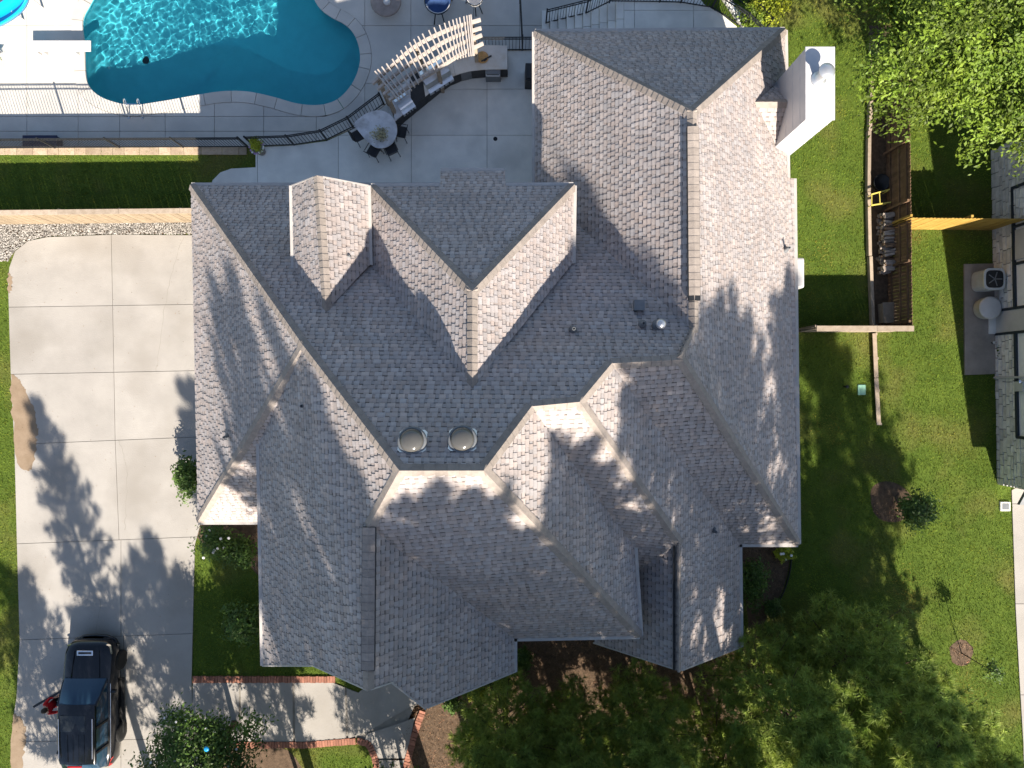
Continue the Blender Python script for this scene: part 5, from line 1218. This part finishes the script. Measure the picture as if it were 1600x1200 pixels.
# sapling in mulch ring
sg = thing('sapling', 'thin young tree standing in the small mulch ring', 'sapling', px(1502, 1020)); q = px(1502, 1020)
MB().tube([(q.x, q.y, 0), (q.x, q.y, 1.0), (q.x + .03, q.y, 2.0)], [.025, .02, .01], 6).build('trunk', 'bark', sg); crown('foliage', (q.x, q.y, 1.95), (.34, .34, .45), 26, 14, .06, 'leafdark', sg, rng, .2, .1)
for k in range(3): a = k * 2.1 + .5; MB().tube([(q.x, q.y, 1.0), (q.x + .5 * math.cos(a), q.y + .5 * math.sin(a), .02)], .008, 4).build('stake_wire', 'iron', sg)

def pine_meshes(h, cb, rad, seed, nb, tpb, K, nl, nw):
    rng = np.random.default_rng(seed); m = MB()
    top = np.array((rng.normal() * .25, rng.normal() * .25, h))
    trunk = MB().tube([(0, 0, 0), tuple(top * .33 + rng.normal(size=3) * .05), tuple(top * .66), tuple(top)], [h * .016, h * .013, h * .008, .02], 9)
    tc, td = [], []
    for k in range(nb):
        f = (k + rng.uniform(0, .8)) / nb; z = cb + (h - cb) * f; a = k * 2.4 + rng.uniform(-.4, .4)
        L = rad * (1 - .75 * f ** 1.3) * rng.uniform(.65, 1.1) * (1 if f > .12 else .75)
        b0 = top * (z / h); d = np.array((math.cos(a), math.sin(a), .12 + .45 * f)); 
        p1 = b0 + d * L * .5 - np.array((0, 0, .04 * L)); p2 = b0 + d * L + np.array((0, 0, .08 * L))
        m.tube([tuple(b0), tuple(p1), tuple(p2)], [.012 + .012 * L, .012 + .006 * L, .01], 5)
        for j in range(tpb):
            s = rng.uniform(.25, 1.03); base_ = b0 + (p2 - b0) * s; side = np.cross(d, (0, 0, 1)) * rng.uniform(-.42, .42) * L * (1.05 - .55 * s)
            q = base_ + side + np.array((0, 0, rng.uniform(-.08, .22))); tc.append(q); dd_ = d * .7 + side * .6 + np.array((0, 0, .55)); td.append(dd_ / np.linalg.norm(dd_))
    tc = np.array(tc); td = np.array(td); n = len(tc)
    c = np.repeat(tc, K, 0); dr = np.repeat(td, K, 0) * .75 + rng.normal(size=(n * K, 3)) * .62; dr /= np.linalg.norm(dr, axis=1)[:, None]
    sd = np.cross(dr, rng.normal(size=(n * K, 3))); sd /= np.linalg.norm(sd, axis=1)[:, None]
    L = nl * rng.uniform(.7, 1.2, (n * K, 1))
    V = np.stack([c - sd * nw / 2, c + sd * nw / 2, c + dr * L], 1).reshape(-1, 3)
    tn = np.repeat(np.repeat(rng.uniform(.65, 1.4, n), K), 3)[:, None] * np.array([[1, 1, 1]])
    o = npmesh('needles_tmp', V, np.arange(len(V)).reshape(-1, 3), 'needle', None, tn); me = o.data; bpy.data.objects.remove(o)
    return mesh_only(trunk, 'bark', 'trunk'), mesh_only(m, 'bark', 'branches'), me
pv = [pine_meshes(9, 1.0, 2.7, 51, 74, 52, 24, .27, .026), pine_meshes(8, .8, 2.8, 52, 70, 52, 24, .27, .026), pine_meshes(22, 9.0, 3.8, 53, 84, 34, 20, .46, .046), pine_meshes(22, 8.0, 3.7, 54, 82, 34, 20, .46, .046), pine_meshes(22, 13, 3.8, 55, 66, 32, 20, .45, .045), pine_meshes(22, 7.5, 3.4, 56, 74, 32, 18, .45, .045), pine_meshes(9, 3.0, 2.6, 57, 40, 30, 18, .4, .035), pine_meshes(22, 15.5, 4.0, 58, 54, 34, 20, .45, .045)]
def pine(v, x, y, h, label, rot=0.0, rs=1.0):
    hh = (9, 8, 22, 22, 22, 22, 9, 22)[v]; t_ = thing('pine_tree', label, 'tree', (x, y, 0), 'pine trees along the front garden'); sc = h / hh
    t_.rotation_euler = (0, 0, rot); t_.scale = (sc * rs, sc * rs, sc)
    for nm, me in zip(('trunk', 'branches', 'needles'), pv[v]):
        o = bpy.data.objects.new(nm, me); C.objects.link(o); o.parent = t_
pine(0, 9.7, -11.6, 9.2, 'sunlit pine nearest the right front corner of the house', .3)
pine(1, 12.9, -10.6, 8.8, 'pine with long branch reaching towards the sapling ring', 1.3)
pine(0, 16.2, -14.2, 8.2, 'dark pine in the bottom right corner', 2.2, 1.15)
pine(1, 13.0, -15.0, 8.6, 'pine at the bottom edge between the two right-hand pines', 4.0)
pine(1, -.3, -13.3, 7.2, 'shaded pine at the bottom, first right of the brick path', 2.9)
pine(0, 2.3, -13.6, 8.0, 'shaded pine at the bottom centre below the front eave', 5.1)
pine(0, 8.0, -14.4, 8.2, 'shaded pine at the bottom left of the sunlit corner pine', 3.3)
pine(1, 5.0, -13.0, 7.4, 'shaded pine at the bottom below the right front gable', .9)
for k, (v, x, y, h, rs) in enumerate(((5, -14.6, -18.6, 14, .8), (6, -11.6, -19.6, 9.5, 1), (6, -8.4, -18.4, 7.6, .8), (6, -4.6, -18.5, 7.0, .8), (5, -7.7, -19.0, 15, .9), (5, -3.0, -18.8, 23, .95), (3, -.4, -19.0, 23.7, 1.05), (2, 2.7, -18.6, 23.8, 1.05), (3, 6.8, -19.0, 23, 1), (4, 9.8, -18.6, 23.8, 1), (4, 13.4, -19.0, 24, .95), (3, 4.6, -21.5, 25.3, 1), (7, 16.4, -18.6, 21.2, .75), (6, -17.6, -19.0, 8.4, .9), (4, 19.8, -19.2, 18, .8))):
    pine(v, x, y, h, 'tall pine standing beyond the bottom edge that shades the house', k * 1.7, rs)

# ------------------------------------------------------------------ grass blades, straw
excl = [dpoly, pat, P(path_px), wkp, gp, P([(1505, 413), (1553, 412), (1556, 584), (1506, 586)]), ndp, P([(1357, 40), (1392, 40), (1392, 514), (1364, 514)]), ringp] + [smooth_closed(P(v_), 4) for v_ in beds.values()]
excl += [[(-11.2, -4.5), (-11.2, 6.9), (1.3, 6.9), (1.3, 12.6), (9.8, 12.6), (9.8, -5.3), (8, -5.3), (8, -9), (3.7, -9), (3.7, -7.8), (-7.7, -7.8), (-7.7, -4.5)]]
def blades(name, N, x0, x1, y0, y1, regs, exc, L, wd, mat, label, cat, tone=(.6, 1.4), lean=.9, z=0, patches=()):
    X = NR.uniform(x0, x1, N); Y = NR.uniform(y0, y1, N); k = np.zeros(N, bool)
    for r_ in regs: k |= inside(r_, X, Y)
    for r_ in exc: k &= ~inside(r_, X, Y)
    X, Y = X[k], Y[k]; n = len(X); an = NR.uniform(0, 6.283, n); le = NR.uniform(.2, 1, n) * lean; Ln = L * NR.uniform(.5, 1.3, n)
    dx_, dy_ = np.cos(an), np.sin(an)
    tip = np.stack([X + dx_ * Ln * np.sin(le), Y + dy_ * Ln * np.sin(le), z + Ln * np.cos(le)], 1)
    a = np.stack([X - dy_ * wd / 2, Y + dx_ * wd / 2, np.full(n, z)], 1); b = np.stack([X + dy_ * wd / 2, Y - dx_ * wd / 2, np.full(n, z)], 1)
    V = np.stack([a, b, tip], 1).reshape(-1, 3)
    tn = NR.uniform(*tone, n)[:, None] * np.where(NR.random((n, 1)) < .12, np.array([[1.5, 1.15, 1.1]]), np.array([[1, 1, 1]]))
    if patches: tn *= (1 + .16 * (np.sin(X * 1.3 + 2 * np.sin(Y * .7)) * np.sin(Y * 1.1 + 1.7 * np.sin(X * .6)) + .5 * np.sin(X * 9.5 + .4 * np.sin(Y))))[:, None]
    for pc in patches:
        hit = inside(pc, X + NR.normal(0, .22, n), Y + NR.normal(0, .22, n)); tn[hit] *= np.array([1.75, 1.2, 1.9])
    o = npmesh(name, V, np.arange(3 * n).reshape(-1, 3), mat, None, np.repeat(tn, 3, 0)); setp(o, label, cat, kind='stuff'); return o
lawnreg = [lawn_poly]
blades('grass', 700000, -23, 23.5, -18, 17.5, lawnreg, excl, .085, .022, 'grass', 'short green lawn grass around the house', 'grass', patches=[smooth_closed(P(q_), 3) for q_ in dry])
blades('pine_straw', 60000, -6, 13, -18, -5.8, [smooth_closed(P(beds['front_bed']), 4)], [], .16, .012, 'straw', 'brown pine straw covering the front bed', 'pine straw', (.3, 1.5), 1.5, .012)
blades('bark_chips', 5000, 14.5, 20, -13, -5, [smooth_closed(P(beds['mulch_ring']), 4), ringp], [], .09, .035, 'straw', 'pale bark chips in the round mulch beds', 'mulch', (.5, 1.8), 1.5, .012)
N_ = 600; X = NR.uniform(-21, -4, N_); Y = NR.uniform(-16, 6.5, N_); k_ = inside(dpoly, X, Y) | inside(wkp, X, Y); X, Y = X[k_], Y[k_]
V, Fq = leaves_np(np.stack([X, Y, np.full(len(X), .062)], 1), np.array([0, 0, 6.0]), .02, NR)
tn = np.repeat(NR.uniform(.4, 1.6, (len(X), 1)) * np.array([[1, .9, .8]]), 4, 0)
setp(npmesh('fallen_leaves', V, Fq, 'straw', None, tn, 4), 'tiny brown fallen leaves scattered on the drive and walk', 'leaf litter', kind='stuff')
be = thing('bed_edging', 'thin black edging strip curving along the front bed', 'edging', px(1225, 900)); q = smooth_closed([(1237, 845), (1236, 880), (1231, 905), (1222, 930), (1208, 952)], 5, False)
for k in range(0, len(q) - 1, 4): MB().tube([px(*p, .05) for p in q[k:k + 5]], .035, 6).build('strip', 'rubber', be)
